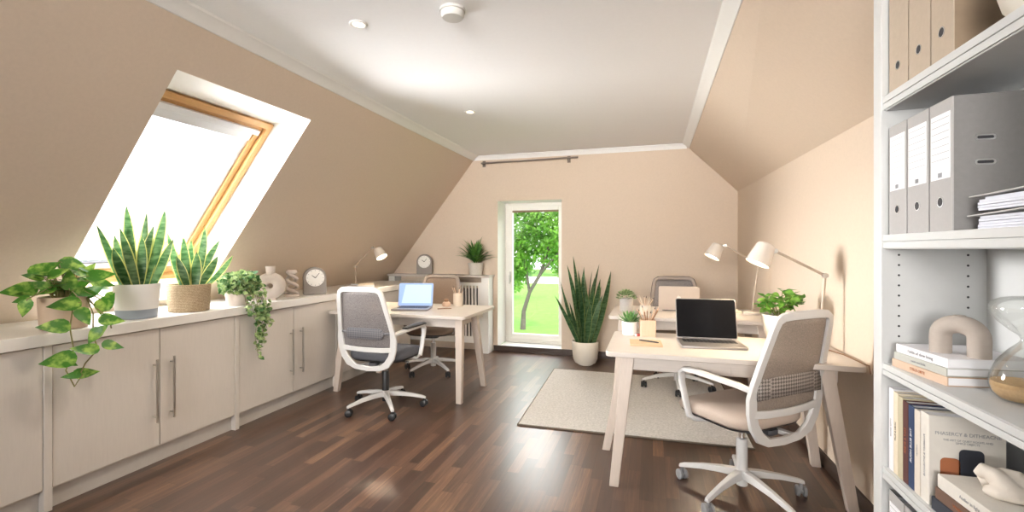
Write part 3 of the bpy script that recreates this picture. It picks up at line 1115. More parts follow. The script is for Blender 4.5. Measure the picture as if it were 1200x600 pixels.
def office_chair(label, loc, heading, frame, mesh, seat, base, caster, lumbar, column, pad=None, shell='black', spin=0.0):
    """local +y is the way the sitter faces"""
    t = thing('office_chair', label, 'chair', loc, heading - PI / 2, 'swivel office chairs')
    # five-star base: each leg a part with its caster as sub-part
    for k in range(5):
        a = spin + 2 * PI * k / 5
        ux, uy = math.cos(a), math.sin(a)
        mb = MB()
        rings = []
        for r, z, w, h in ((.02, .122, .052, .040), (.10, .118, .046, .034), (.20, .104, .036, .027), (.30, .082, .030, .022), (.325, .074, .026, .018)):
            c = Vector((ux * r, uy * r, z))
            s = Vector((-uy, ux, 0))
            rings.append([c - s * w / 2 - Vector((0, 0, h / 2)), c + s * w / 2 - Vector((0, 0, h / 2)), c + s * w * .34 + Vector((0, 0, h / 2)), c - s * w * .34 + Vector((0, 0, h / 2))])
        mb.loft(rings)
        leg = mb.build('leg', base, t, bevel=0.004)
        mb = MB()
        cx, cy = ux * .31, uy * .31
        tr = a + 0.9 + k * 1.7
        hx, hy = math.cos(tr), math.sin(tr)
        for s in (-1, 1):
            c0 = Vector((cx + hx * .008 * s, cy + hy * .008 * s, .028))
            c1 = Vector((cx + hx * .026 * s, cy + hy * .026 * s, .028))
            mb.tube([c0, c0.lerp(c1, .15), c0.lerp(c1, .8), c1], [.024, .028, .028, .022], 18)
        mb.rod((cx - hx * .01, cy - hy * .01, .028), (cx + hx * .01, cy + hy * .01, .028), .014)
        mb.rod((cx, cy, .03), (cx, cy, .078), .009)
        mb.build('caster', caster, leg)
    mb = MB()
    mb.lathe([(.034, .095), (.040, .10), (.040, .128), (.032, .142), (.028, .146)], 24)
    mb.build('hub', base, t)
    mb = MB()
    mb.lathe([(.028, .06), (.028, .30), (.026, .305)], 20)
    col_ = mb.build('column', column, t)
    mb = MB()
    mb.lathe([(.016, .305), (.016, .375)], 16)
    mb.build('piston', M['chrome'], col_)
    mb = MB()
    mb.prism(rrect(.15, .24, .03), .372, .405)
    mb.prism(rrect(.07, .10, .02, 5, 0, -.14), .385, .41)
    mb.rod((.07, .03, .388), (.20, .03, .384), .006, 8)
    mb.build('tilt_mechanism', M['dark_grey'], t, bevel=0.004)
    # seat shell and cushion
    mb = MB()
    rings = []
    for w, d, r, z, cy in ((.34, .34, .08, .405, .02), (.44, .43, .10, .418, .03), (.465, .455, .11, .430, .03)):
        rings.append([Vector((x, y, z)) for x, y in rrect(w, d, r, 6, 0, cy)])
    mb.loft(rings)
    mb.build('seat_shell', M[shell], t)
    mb = MB()
    rings = []
    for w, d, r, z in ((.455, .45, .11, .4305), (.485, .475, .12, .445), (.49, .48, .12, .462), (.48, .47, .12, .480), (.44, .43, .11, .493), (.34, .34, .10, .499), (.16, .16, .07, .4975)):
        ring = []
        for x, y in rrect(w, d, r, 6, 0, .03):
            dz = -0.030 * max(0, (y - .10) / .17) ** 2 + 0.006 * (x / .24) ** 2
            ring.append(Vector((x, y, z + dz * (1 if z > .45 else 0))))
        rings.append(ring)
    mb.loft(rings)
    mb.build('seat', seat, t, smooth=60)
    # back frame loop
    loop = list(PROF) + [(-x, y, z) for x, y, z in reversed(PROF[1:-1])]
    sec = [(-.018, -.012), (.018, -.012), (.020, .002), (.013, .014), (-.013, .014), (-.020, .002)]
    mb = MB()
    # use a fixed outward frame: sections in the plane spanned by loop normal and y axis
    pts = [Vector(p) for p in loop]
    cen = Vector((0, -.27, .72))
    rings = []
    for i, p in enumerate(pts):
        tg = (pts[(i + 1) % len(pts)] - pts[i - 1]).normalized()
        yv = Vector((0, 1, 0))
        nn = tg.cross(yv).normalized()
        bb = nn.cross(tg).normalized()
        wide = 1.0 + (0.45 if p.z < .62 and abs(p.x) > .12 else 0)
        rings.append([p + nn * a * wide + bb * b for a, b in sec])
    mb.loft(rings, 0, True, True, True)
    bf = mb.build('back_frame', frame, t, smooth=50, bevel=0.0025)
    mb = MB()
    xw, yw = prof_at(.535)
    mb.sweep([(-xw, yw, .535), (-xw * .6, yw - .012, .530), (0, yw - .018, .528), (xw * .6, yw - .012, .530), (xw, yw, .535)],
             [(-.010, -.018), (.010, -.018), (.010, .018), (-.010, .018)], (0, 0, 1))
    mb.build('cross_bar', frame, t, bevel=0.004)
    mb = MB()
    for s in (-1, 1):
        mb.sweep([(s * .09, -.232, .384), (s * .07, -.17, .388), (s * .045, -.08, .400)], [(-.018, -.010), (.018, -.010), (.018, .010), (-.018, .010)], (0, 0, 1))
    mb.build('back_bracket', frame, t, bevel=0.003)
    # mesh panel
    mb = MB()
    rows = []
    for i in range(17):
        z = .541 + (.980 - .541) * i / 16
        hw, yy = prof_at(z)
        hw = hw - .008
        rows.append([Vector((hw * (j / 6 - 1), yy + .004 - .022 * (1 - (j / 6 - 1) ** 2), z)) for j in range(13)])
    mb.loft(rows, 0, False, False)
    mb.build('back_mesh', mesh, t, solid=0.003)
    # lumbar support
    mb = MB()
    hw, yy = prof_at(.655)
    if lumbar == 'pad':
        rings = []
        for dy, w, h, r in ((-.034, .30, .06, .028), (-.040, .34, .085, .04), (-.046, .34, .085, .04), (-.052, .31, .065, .03)):
            rings.append([Vector((x, yy + dy + .02 * (x / .17) ** 2, .655 + z)) for x, z in rrect(w, h, r, 5)])
        mb.loft(rings)
        for s in (-1, 1):
            mb.rod((s * .165, yy - .022, .66), (s * .228, yy, .66), .009, 8)
        mb.build('lumbar_pad', M['lumbar'], t)
    elif lumbar == 'band':
        rows = []
        for i in range(2):
            rows.append([Vector(((hw - .012) * (j / 6 - 1), yy - .012 - .022 * (1 - (j / 6 - 1) ** 2), .605 + .095 * i + .012 * (1 - (j / 6 - 1) ** 2))) for j in range(13)])
        mb.loft(rows, 0, False, False)
        mb.build('lumbar_band', M['lattice'], t, solid=0.006)
    # armrests
    for s in (-1, 1):
        mb = MB()
        P = [(s * .232, -.255, .645), (s * .250, -.19, .660), (s * .266, -.08, .668), (s * .270, .06, .672), (s * .270, .125, .668), (s * .270, .150, .648),
             (s * .270, .150, .60), (s * .266, .125, .50), (s * .262, .105, .430), (s * .240, .09, .412), (s * .17, .07, .408)]
        # section framed along x so that the loop stays upright
        pv = [Vector(p) for p in P]
        rings = []
        for i, p in enumerate(pv):
            tg = (pv[min(i + 1, len(pv) - 1)] - pv[max(i - 1, 0)]).normalized()
            xa = Vector((1, 0, 0)) - tg * tg.x
            if xa.length < .3:
                xa = Vector((0, 1, 0)) - tg * tg.y
            xa.normalize()
            if i >= len(pv) - 2:
                xa = Vector((0, 1, 0))
            na = tg.cross(xa).normalized()
            w = .021 if 0 < i < 6 else .016
            rings.append([p + xa * a * w + na * b * .011 for a, b in ((-1, -.7), (-.7, -1), (.7, -1), (1, -.7), (1, .7), (.7, 1), (-.7, 1), (-1, .7))])
        mb.loft(rings)
        arm = mb.build('armrest', frame if pad is None or True else pad, t, smooth=50)
        if pad is not None:
            mb = MB()
            mb.sweep([(s * .262, -.13, .683), (s * .268, 0, .688), (s * .270, .12, .690), (s * .270, .155, .684)], [(-.034, -.006), (.034, -.006), (.034, .004), (.02, .011), (-.02, .011), (-.034, .004)], (0, 0, 1),
                     scale=[.75, 1, 1, .7])
            mb.build('arm_pad', pad, arm, smooth=50)
    return t


office_chair('white framed chair with grey mesh back and charcoal seat before the left desk', (-2.10, 3.39, 0), R(88), M['chair_white'], M['mesh_grey'],
             M['fabric_grey'], M['chair_white'], M['black'], 'pad', M['black'], M['black'], spin=R(241))
office_chair('brown mesh chair behind the left desk facing the viewer', (-2.24, 4.55, 0), R(-80), M['chair_taupe'], M['mesh_brown'],
             M['fabric_brown'], M['chair_white'], M['black'], None, M['chair_white'], spin=R(-10))
office_chair('white framed chair with beige seat and perforated lumbar band before the front right desk', (0.45, 2.72, 0), R(131), M['chair_white'], M['mesh_taupe'],
             M['fabric_beige'], M['chair_white'], M['caster_grey'], 'band', M['chair_white'], spin=R(119))
office_chair('taupe mesh chair behind the back right desk', (0.215, 4.65, 0.0115), R(-88), M['chair_taupe'], M['mesh_grey'],
             M['fabric_brown'], M['chair_white'], M['black'], None, M['chair_white'], spin=R(160))

# ------------------------------------------------------------------ laptops


def laptop(label, loc, rz, tilt, body, screen, w=.335, d=.225, page=None, mark=None):
    """local: hinge along x at y=0, keyboard towards -y, screen faces -y"""
    t = thing('laptop', label, 'laptop', loc, rz, 'open laptops on the desks')
    mb = MB()
    mb.prism(rrect(w, d, .012, 4, 0, -d / 2), 0.002, .015)
    base = mb.build('base', body, t, bevel=0.002)
    mb = MB()
    for i in range(5):
        for j in range(13):
            x = -w / 2 + .025 + j * (w - .05) / 13
            y = -.028 - i * .019
            mb.box(x + .001, x + (w - .05) / 13 - .002, y - .016, y, .015, .0165)
    mb.build('keyboard', M['black'], base, smooth=0)
    mb = MB()
    mb.box(-.055, .055, -d + .012, -d + .085, .015, .0156)
    mb.build('trackpad', body, base, smooth=0)
    Mt = Matrix.Translation((0, 0, .016)) @ Matrix.Rotation(-tilt, 4, 'X')
    # lid in local xz: x across, z up, thickness in y
    mb = MB()
    R4 = Mt @ Matrix.Rotation(PI / 2, 4, 'X')       # prism z -> -y
    mb.prism(rrect(w, d, .012, 4, 0, d / 2), -.007, .0, 0, R4)
    lid = mb.build('lid', body, t, bevel=0.0015)
    mb = MB()
    mb.prism(rrect(w - .008, d - .010, .009, 4, 0, d / 2 + .001), .0001, .0008, 0, R4)
    sc = mb.build('screen', screen, lid)
    if page:
        mb = MB()
        mb.prism([(-w / 2 + .035, .03), (w / 2 - .02, .03), (w / 2 - .02, d - .018), (-w / 2 + .065, d - .018)], .0009, .0013, 0, R4)  # lit area; its slanted left edge draws the dark strip of a reflection
        mb.build('display_beside_reflection', page, sc, smooth=0)
    mb = MB()
    mb.rod((-w * .4, 0, .014), (w * .4, 0, .014), .006, 10)
    mb.build('hinge', M['dark_grey'], t)
    if mark:
        mb = MB()
        for cx, cy, rx, ry in ((-.006, 0, .011, .013), (.006, 0, .011, .013), (.004, .019, .003, .006)):
            mb.prism([(cx + rx * math.cos(2 * PI * k / 20), d * .53 + cy + ry * math.sin(2 * PI * k / 20)) for k in range(20)], -.0078, -.0069, 0, R4)
        mb.build('lid_mark', mark, lid, smooth=0)
    return t


laptop('open laptop with a lit blue screen on the left desk', (-2.17, 4.02, DT), R(14), R(14), M['laptop'], M['screen_blue'], page=M['screen_page'])
laptop('open laptop with a black screen on the front right desk', (0.315, 3.075, DT), R(4), R(16), M['laptop'], M['screen_black'], w=.35, d=.245)
laptop('pale laptop seen from its lid on the back right desk', (0.215, 4.36, DT + .0112), R(183), R(12), M['laptop_beige'], M['screen_black'], w=.335, d=.215, mark=M['dial'])

# ------------------------------------------------------------------ desk lamps


def desk_lamp(label, loc, elbow, joint, head, hdir, size=1.0, power=9.0, cord=None, foot=None):
    """coordinates relative to loc (base on the surface)"""
    t = thing('desk_lamp', label, 'lamp', loc, 0, 'cream articulated desk lamps')
    mb = MB()
    mb.lathe([(.068 * size, 0), (.070 * size, .004), (.070 * size, .016), (.064 * size, .021), (.02 * size, .023), (.012, .028)], 36)
    mb.build('base', M['lamp_white'], t)
    f = Vector(foot or (0, 0, .02))
    e, j, h = Vector(elbow), Vector(joint), Vector(head)
    mb = MB()
    mb.rod(f, e, .0075, 12)
    mb.build('stem', M['lamp_wood'], t)
    mb = MB()
    off = Vector((0, .0, 0))
    mb.tube([e, j], .0072, 12)
    mb.build('arm', M['lamp_wood'], t)
    for p in (e, j):
        mb = MB()
        mb.rod(p - Vector((0, .014, 0)), p + Vector((0, .014, 0)), .014, 16)
        mb.build('joint', M['steel'], t, bevel=0.002)
    d = Vector(hdir).normalized()
    q = Vector((0, 0, -1)).rotation_difference(d).to_matrix().to_4x4()
    Mh = Matrix.Translation(h) @ q
    s = size
    mb = MB()
    mb.lathe([(.062 * s, -.062 * s), (.064 * s, -.064 * s), (.0655 * s, -.062 * s), (.050 * s, .045 * s), (.044 * s, .056 * s), (.030 * s, .062 * s), (.001, .063 * s),
              (.001, .058 * s), (.028 * s, .057 * s), (.042 * s, .050 * s), (.062 * s, -.060 * s)], 36, M4=Mh, cap=False)
    sh = mb.build('lamp_shade', M['lamp_white'], t)
    mb = MB()
    mb.lathe([(.001, -.052 * s), (.04 * s, -.050 * s), (.0585 * s, -.046 * s), (.057 * s, -.036 * s), (.001, -.034 * s)], 28, M4=Mh, cap=False)
    mb.build('bulb', M['bulb'], sh)
    mb = MB()
    mb.rod(h - d * .05 * s, j, .010, 12)
    mb.build('neck', M['steel'], t)
    if cord:
        mb = MB()
        mb.tube(cord, .003, 8)
        mb.build('cord', M['wood_dark'], t)
    l = bpy.data.lights.new('lamp_light', 'SPOT')
    l.energy = power
    l.color = (1, 0.80, 0.56)
    l.spot_size = R(150)
    l.spot_blend = 0.6
    l.shadow_soft_size = 0.045
    o = bpy.data.objects.new('lamp_light', l)
    COL.objects.link(o)
    o.parent = t
    o.location = h + d * .072 * s
    o.rotation_euler = d.to_track_quat('-Z', 'Y').to_euler()
    return t


desk_lamp('cream desk lamp on the worktop behind the left desk', (-3.13, 4.46, CT), (-.01, 0, .225), (.205, 0, .43), (.30, -.01, .375), (.55, -.1, -.8), 0.95, 11)
desk_lamp('cream desk lamp on the front right desk beside the white chair', (0.83, 2.98, DT), (.075, -.02, .415), (-.17, -.02, .55), (-.235, -.02, .535), (-.42, -.12, -.88), 1.0, 13,
          cord=[(.06, .0, .012), (.10, -.02, .006), (.13, -.12, .006), (.145, -.30, .006), (.15, -.366, .008), (.155, -.375, -.03)], foot=(.045, -.02, .02))
desk_lamp('cream desk lamp on the back right desk', (0.80, 4.37, DT + .0112), (.05, 0, .42), (-.205, 0, .58), (-.285, 0, .535), (-.45, -.15, -.85), 1.0, 13)

# ------------------------------------------------------------------ pots and plants


def pot(parent, prof, mtl, seg=40, soil_r=None, soil_z=None, name='pot', mats=None):
    mb = MB()
    mb.lathe(prof, seg)
    p = mb.build(name, mtl, parent)
    if soil_r:
        mb = MB()
        mb.lathe([(soil_r, soil_z - .012), (soil_r, soil_z), (soil_r * .5, soil_z + .006), (.001, soil_z + .008)], 28)
        mb.build('soil', M['soil'], parent)
    return p


HEART = [(0, .10), (.05, .62), (.18, .96), (.35, 1.0), (.55, .82), (.75, .5), (.9, .2), (1, .02)]
OVAL = [(0, .08), (.2, .7), (.45, 1.0), (.7, .75), (.9, .3), (1, .02)]
SWORD = [(0, .62), (.15, .82), (.35, 1.0), (.55, .97), (.72, .78), (.86, .48), (.95, .18), (1, .01)]
BLADE = [(0, .5), (.3, 1), (.6, .8), (.85, .4), (1, .02)]

# pothos at the left end of the worktop
pl = thing('potted_pothos', 'trailing variegated pothos in a tan pot at the left end of the worktop', 'plant', (-2.97, 1.69, CT))
pot(pl, [(.088, 0), (.094, .004), (.100, .10), (.102, .165), (.098, .168), (.094, .160), (.092, .14)], M['tan_pot'], soil_r=.0915, soil_z=.148)
LV = [(-0.048, -0.055, 0.315, 0.138, 35), (0.02, -0.141, 0.28, 0.088, 170), (-0.019, -0.176, 0.212, 0.14, 185), (0.146, -0.237, 0.138, 0.087, 250), (0.038, -0.194, 0.168, 0.069, 200), (0.213, -0.164, 0.043, 0.128, 185), (-0.097, 0.112, 0.308, 0.168, 330), (0.084, -0.071, 0.296, 0.099, 30), (0.126, -0.072, 0.135, 0.134, 185), (0.222, -0.042, 0.075, 0.104, 300), (0.119, 0.099, 0.275, 0.125, 10), (0.003, 0.181, 0.222, 0.11, 350), (0.084, 0.151, 0.128, 0.118, 60), (0.139, 0.084, 0.104, 0.086, 280), (0.242, 0.072, 0.042, 0.112, 355), (-0.067, 0.277, 0.147, 0.084, 20), (0.242, -0.01, -0.026, 0.091, 250), (0.253, 0.018, 0.003, 0.07, 30), (0.236, 0.081, -0.095, 0.098, 340), (0.247, -0.055, -0.085, 0.116, 180), (0.244, -0.163, -0.118, 0.136, 190), (0.213, -0.027, -0.214, 0.105, 10), (0.248, -0.113, -0.204, 0.078, 190), (0.24, -0.1, -0.15, 0.044, 330), (-0.034, 0.134, 0.3, 0.099, 60), (-0.093, 0.127, 0.224, 0.139, 20), (0.09, 0.042, 0.187, 0.113, 350), (0.004, -0.034, 0.228, 0.102, 150), (0.058, -0.108, 0.208, 0.08, 200), (0.093, -0.031, 0.257, 0.11, 100), (0.057, -0.136, 0.237, 0.088, 160), (0.103, 0.076, 0.194, 0.095, 30), (-0.013, -0.001, 0.178, 0.094, 210), (0.076, 0.002, 0.153, 0.084, 260)]
rnd = random.Random(4)
fo, st = MB(), MB()
rt, upv, tow = Vector((.494, .869, 0)), Vector((0, 0, 1)), Vector((.869, -.494, 0))
top = Vector((0, 0, .15))
for x, y, z, ln, ang in LV:
    c = Vector((x, y, z))
    ang += rnd.uniform(-12, 12)
    dr_ = (rt * math.cos(R(ang)) + upv * math.sin(R(ang)) + tow * rnd.uniform(0.0, .45)).normalized()
    nr = tow * rnd.uniform(.5, .9) + upv * rnd.uniform(.35, .8) + rt * rnd.uniform(-.4, .4)
    b, tp = c - dr_ * ln / 2, c + dr_ * ln / 2
    fo.leaf(b, tp, nr, ln * .66, HEART, .22, -.06)
    if z > .10:
        mid = (top + b) / 2 + Vector((0, 0, .05))
        st.tube([top + Vector((x, y, 0)) * .25, mid, b, b.lerp(tp, .1)], [.004, .003, .0025, .002], 6)
for k in range(22):
    a = rnd.uniform(0, 2 * PI)
    d_ = Vector((math.cos(a), math.sin(a), 0))
    c = d_ * rnd.uniform(.03, .17) + upv * rnd.uniform(.18, .30)
    ln = rnd.uniform(.07, .11)
    dr_ = (d_ + upv * rnd.uniform(-.5, .3)).normalized()
    fo.leaf(c - dr_ * ln / 2, c + dr_ * ln / 2, upv + tow * .4 + rt * rnd.uniform(-.3, .3), ln * .66, HEART, .22, -.06)
    st.tube([top + d_ * .02, (top + c) / 2 + Vector((0, 0, .03)), c - dr_ * ln / 2, c - dr_ * ln * .4], [.003, .0028, .0022, .002], 6)
for path in ([(0.05, -0.01, 0.154), (.088, -.02, .172), (0.13, -0.037, 0.11), (0.19, -0.084, 0.023), (0.22, -0.086, -0.081), (0.22, -0.118, -0.178), (0.22, -0.082, -0.267), (0.22, -0.048, -0.214)],
             [(0.05, 0.04, 0.15), (.08, .05, .170), (0.13, 0.054, 0.074), (0.2, 0.011, -0.028), (0.22, 0.02, -0.102), (0.22, -0.036, -0.163), (0.22, -0.059, -0.211)],
             [(0.04, 0.04, 0.15), (.075, .055, .168), (0.13, 0.07, 0.10), (0.2, 0.09, 0.04), (.24, .07, .0)]):
    st.tube(path, .0035, 6)
st.build('vine_stems', M['stem'], pl)
fo.build('foliage', M['leaf_pothos'], pl, smooth=60)


def snake_leaf(mb, base, tip, w, rnd, twist=None, m=0, me=1, edge=.2):
    base, tip = Vector(base), Vector(tip)
    nr = Vector((rnd.gauss(.7, .4), rnd.gauss(-.6, .4), rnd.uniform(-.1, .3)))
    mb.leaf(base, tip, nr, w, SWORD, .22, rnd.uniform(-.05, .05), m, me, edge, rnd.uniform(-.7, .7) if twist is None else twist)


# tall snake plant, two-tone pot
pl = thing('snake_plant', 'snake plant in a white pot with a blue-grey base, in front of the roof window', 'plant', (-3.0, 2.075, CT), 0, 'snake plants')
mb = MB()
mb.lathe([(.098, 0), (.102, .004), (.106, .055)], 44, 1, cap=True)
mb.lathe([(.1062, .055), (.116, .20), (.116, .206), (.110, .206), (.106, .18)], 44, 0, cap=False)
mb.build('pot', [M['white_pot'], M['grey_glaze']], pl)
mb = MB()
mb.lathe([(.105, .172), (.105, .185), (.001, .19)], 28)
mb.build('soil', M['soil'], pl)
rnd = random.Random(8)
mb = MB()
T2 = [(.02, -0.074, 0.678, .062), (.05, -0.129, 0.539, .06), (.0, -0.217, 0.554, .04), (.03, 0.038, 0.646, .05), (-.03, 0.078, 0.638, .05), (.01, 0.164, 0.672, .062), (.04, 0.197, 0.481, .062),
      (-.03, -0.046, 0.568, .055), (.06, 0.058, 0.56, .06), (.03, -0.152, 0.425, .055), (.07, -.02, .50, .055), (-.04, -.1, .5, .05), (-.03, .12, .52, .05)]
for x, y, z, w in T2:
    snake_leaf(mb, (x * .5 + rnd.uniform(-.03, .03), y * .3, .185), (x, y, z), w * 1.05, rnd)
mb.build('foliage', [M['leaf_snake'], M['leaf_edge']], pl, smooth=60)

# snake plant in basket
pl = thing('snake_plant', 'smaller snake plant in a woven seagrass basket on the worktop', 'plant', (-3.0, 2.41, CT), 0, 'snake plants')
pot(pl, [(.110, 0), (.118, .005), (.124, .10), (.127, .175), (.124, .181), (.117, .176), (.114, .15)], M['basket'], soil_r=.1135, soil_z=.158, name='basket')
mb = MB()
T3 = [(.03, -0.171, 0.519, .05), (.05, -0.081, 0.499, .055), (.0, -0.022, 0.461, .045), (.04, 0.083, 0.575, .055), (.0, 0.237, 0.483, .05), (.05, 0.301, 0.371, .045), (.08, -0.01, 0.398, .06),
      (.06, -0.132, 0.371, .06), (.08, 0.149, 0.367, .058), (-.03, 0.039, 0.485, .05), (-.04, -.09, .45, .05), (-.04, .15, .45, .05)]
for x, y, z, w in T3:
    snake_leaf(mb, (x * .5 + rnd.uniform(-.02, .02), y * .28, .158), (x, y, z), w * 1.1, rnd)
mb.build('foliage', [M['leaf_snake'], M['leaf_edge']], pl, smooth=60)

# trailing ivy
pl = thing('potted_ivy', 'small-leaved trailing ivy in a clay pot spilling over the worktop edge', 'plant', (-2.965, 2.76, CT))
pot(pl, [(.066, 0), (.070, .004), (.084, .11), (.084, .125), (.078, .125), (.075, .10)], M['clay'], soil_r=.076, soil_z=.108)
rnd = random.Random(21)
fo, st = MB(), MB()
up_ = Vector((0, 0, 1))


def ivy_leaf(p, s):
    d = (Vector((rnd.gauss(.5, .5), rnd.gauss(-.1, .6), rnd.gauss(-.25, .45)))).normalized()
    n_ = Vector((rnd.uniform(.3, 1), rnd.uniform(-.8, .2), rnd.uniform(.2, .9)))
    fo.leaf(p, p + d * s, n_, s * .85, HEART[::2] + [HEART[-1]], .2)


for _ in range(720):
    d = Vector((rnd.gauss(0, 1), rnd.gauss(0, 1), rnd.gauss(0, 1))).normalized() * rnd.uniform(.55, 1) 
    p = Vector((.02 + d.x * .12, .0 + d.y * .165, .165 + d.z * .095))
    if p.z < .10 and (p.x ** 2 + p.y ** 2) < .008:
        continue
    if p.z < .03:
        continue
    ivy_leaf(p, rnd.uniform(.026, .042))
for k in range(14):
    a = 2 * PI * k / 14
    st.tube([(0, 0, .11), (math.cos(a) * .06, math.sin(a) * .08, .19), (math.cos(a) * .10, math.sin(a) * .13, .17)], .002, 6)
for k, (yo, ln, x1) in enumerate([(-.02, .10, .155), (.03, .22, .160), (.06, .30, .165), (.0, .34, .17), (.09, .24, .16), (.04, .40, .17), (.12, .16, .155), (-.06, .06, .15), (.07, .18, .175)]):
    path = [Vector((.03, yo * .5, .12)), Vector((.085, yo * .8, .16)), Vector((.13, yo, .10)), Vector((x1, yo, .0))]
    q = path[-1].copy()
    nseg = max(2, int(ln / .04))
    for i in range(nseg):
        q = q + Vector((rnd.uniform(-.004, .006), rnd.uniform(-.012, .014), -ln / nseg))
        q.x = max(q.x, .145)
        path.append(q.copy())
    st.tube(path, .0018, 6)
    for p, p2 in zip(path[1:], path[2:]):
        for f in (0, .33, .66):
            ivy_leaf(p.lerp(p2, f) + Vector((rnd.uniform(.004, .012), rnd.uniform(-.018, .018), 0)), rnd.uniform(.028, .042))
st.build('vine_stems', M['stem'], pl)
fo.build('foliage', M['leaf_ivy'], pl, smooth=60)

# fern-like plant on the radiator cover
pl = thing('potted_fern', 'bushy dark green plant in a beige pot on the radiator cover', 'plant', (-2.155, 5.575, .972))
pot(pl, [(.075, 0), (.08, .004), (.094, .14), (.096, .155), (.09, .155), (.086, .13)], M['stone_pot'], soil_r=.087, soil_z=.138)
rnd = random.Random(31)
fo = MB()
for k in range(95):
    a = rnd.uniform(0, 2 * PI)
    el = rnd.uniform(.15, 1.35)
    ln = rnd.uniform(.14, .30)
    d = Vector((math.cos(a) * math.cos(el), math.sin(a) * math.cos(el) * .75, math.sin(el)))
    b = Vector((math.cos(a) * .03, math.sin(a) * .03, .14 + rnd.uniform(0, .08)))
    tp = b + d * ln
    tp.z = max(tp.z, .16)
    tp.y = min(tp.y, .10)
    fo.leaf(b, tp, (0, 0, 1), .034, OVAL, .3, .08 * rnd.uniform(.5, 1.5))
fo.build('foliage', M['leaf_fern'], pl, smooth=60)

# large floor snake plant
pl = thing('snake_plant', 'tall dark snake plant in a cream pot on the floor by the glazed door', 'plant', (-.73, 5.31, 0), 0, 'snake plants')
pot(pl, [(.075, .0), (.085, .006), (.085, .018), (.115, .026), (.137, .07), (.147, .18), (.148, .262), (.144, .268), (.137, .262), (.135, .23)], M['cream_pot'], soil_r=.1355, soil_z=.24)
rnd = random.Random(41)
mb = MB()
T6 = [(-0.134, -.02, 1.222, .07), (-0.212, .03, 1.12, .07), (-0.351, 0.0, 0.77, .06), (-0.018, .04, 1.10, .07), (0.068, .08, 1.05, .07), (0.154, 0.03, 1.138, .075), (0.285, 0.0, 1.06, .08),
      (0.173, -.05, .97, .075), (0.238, -.03, 0.72, .065), (-0.291, .02, 0.94, .07), (0.106, -.06, 0.90, .08), (-0.056, -.06, 0.95, .08), (.02, -.09, .86, .085), (-.12, -.08, .84, .08),
      (.17, .06, .88, .07), (-.05, .08, .98, .07), (-.17, -.05, .70, .075), (.07, -.10, .72, .08), (.2, -.06, .80, .07), (.0, .0, 1.0, .075), (-.09, .05, 1.06, .07), (.1, .05, .98, .07)]
for x, y, z, w in T6:
    snake_leaf(mb, (x * .28 + rnd.uniform(-.02, .02), y * .5, .238), (x, y, z), w, rnd, edge=.13)
mb.build('foliage', [M['leaf_snake_dark'], M['leaf_edge_dark']], pl, smooth=60)

# succulent in grey pot, back right desk
pl = thing('potted_succulent', 'pale rounded succulent in a grey pot on the back right desk corner', 'plant', (-.225, 4.24, DT + .0112))
pot(pl, [(.048, 0), (.052, .003), (.056, .10), (.056, .118), (.051, .118), (.049, .10)], M['grey_pot'], soil_r=.05, soil_z=.104)
rnd = random.Random(51)
fo = MB()
for k in range(150):
    a = rnd.uniform(0, 2 * PI)
    el = rnd.uniform(.05, 1.5)
    d = Vector((math.cos(a) * math.cos(el), math.sin(a) * math.cos(el), math.sin(el)))
    b = Vector((0, 0, .115)) + Vector((d.x * .06, d.y * .06, d.z * .045))
    fo.leaf(b, b + d * rnd.uniform(.03, .045), (rnd.gauss(0, .4), rnd.gauss(0, .4), 1), .022, OVAL, .3)
fo.build('foliage', M['leaf_succ'], pl, smooth=60)

# agave in white pot, front right desk
pl = thing('potted_agave', 'spiky green succulent in a small white pot on the front right desk', 'plant', (-.145, 3.17, DT))
pot(pl, [(.042, 0), (.046, .003), (.050, .075), (.051, .088), (.046, .088), (.044, .07)], M['white_pot'], soil_r=.0455, soil_z=.075)
rnd = random.Random(61)
fo = MB()
for k in range(34):
    a = k * 2.39996
    el = .35 + 1.1 * k / 34
    d = Vector((math.cos(a) * math.cos(el), math.sin(a) * math.cos(el), math.sin(el)))
    b = Vector((math.cos(a) * .012, math.sin(a) * .012, .078))
    fo.leaf(b, b + d * rnd.uniform(.075, .10), (0, 0, 1), .018, BLADE, .5, -.08)
fo.build('foliage', M['leaf_agave'], pl, smooth=60)

# bushy plant in cream bowl on the front right desk, by the lamp
pl = thing('potted_herb', 'bushy bright green plant in a cream bowl beside the front desk lamp', 'plant', (.735, 3.19, DT))
pot(pl, [(.060, 0), (.066, .004), (.088, .08), (.096, .155), (.096, .165), (.090, .165), (.086, .14)], M['cream_pot'], soil_r=.0875, soil_z=.148)
rnd = random.Random(71)
fo, st = MB(), MB()
for k in range(110):
    d = Vector((rnd.gauss(0, 1), rnd.gauss(0, 1), rnd.gauss(.2, .7))).normalized() * rnd.uniform(.5, 1)
    p = Vector((d.x * .115, d.y * .105, .225 + d.z * .075 + (.03 if d.x > .2 else 0)))
    if p.z < .17:
        p.z = .17 + rnd.uniform(0, .03)
    t_ = Vector((d.x + rnd.gauss(0, .4), d.y + rnd.gauss(0, .4), rnd.gauss(-.05, .3))).normalized()
    ln = rnd.uniform(.042, .062)
    fo.leaf(p, p + t_ * ln, (rnd.gauss(0, .35), rnd.gauss(-.3, .35), 1), ln * .8, HEART, .2, -.05)
    if k % 4 == 0:
        st.tube([(d.x * .02, d.y * .02, .145), (d.x * .06, d.y * .06, .19), p], .0018, 6)
st.build('stems', M['stem'], pl)
fo.build('foliage', M['leaf_mint'], pl, smooth=60)

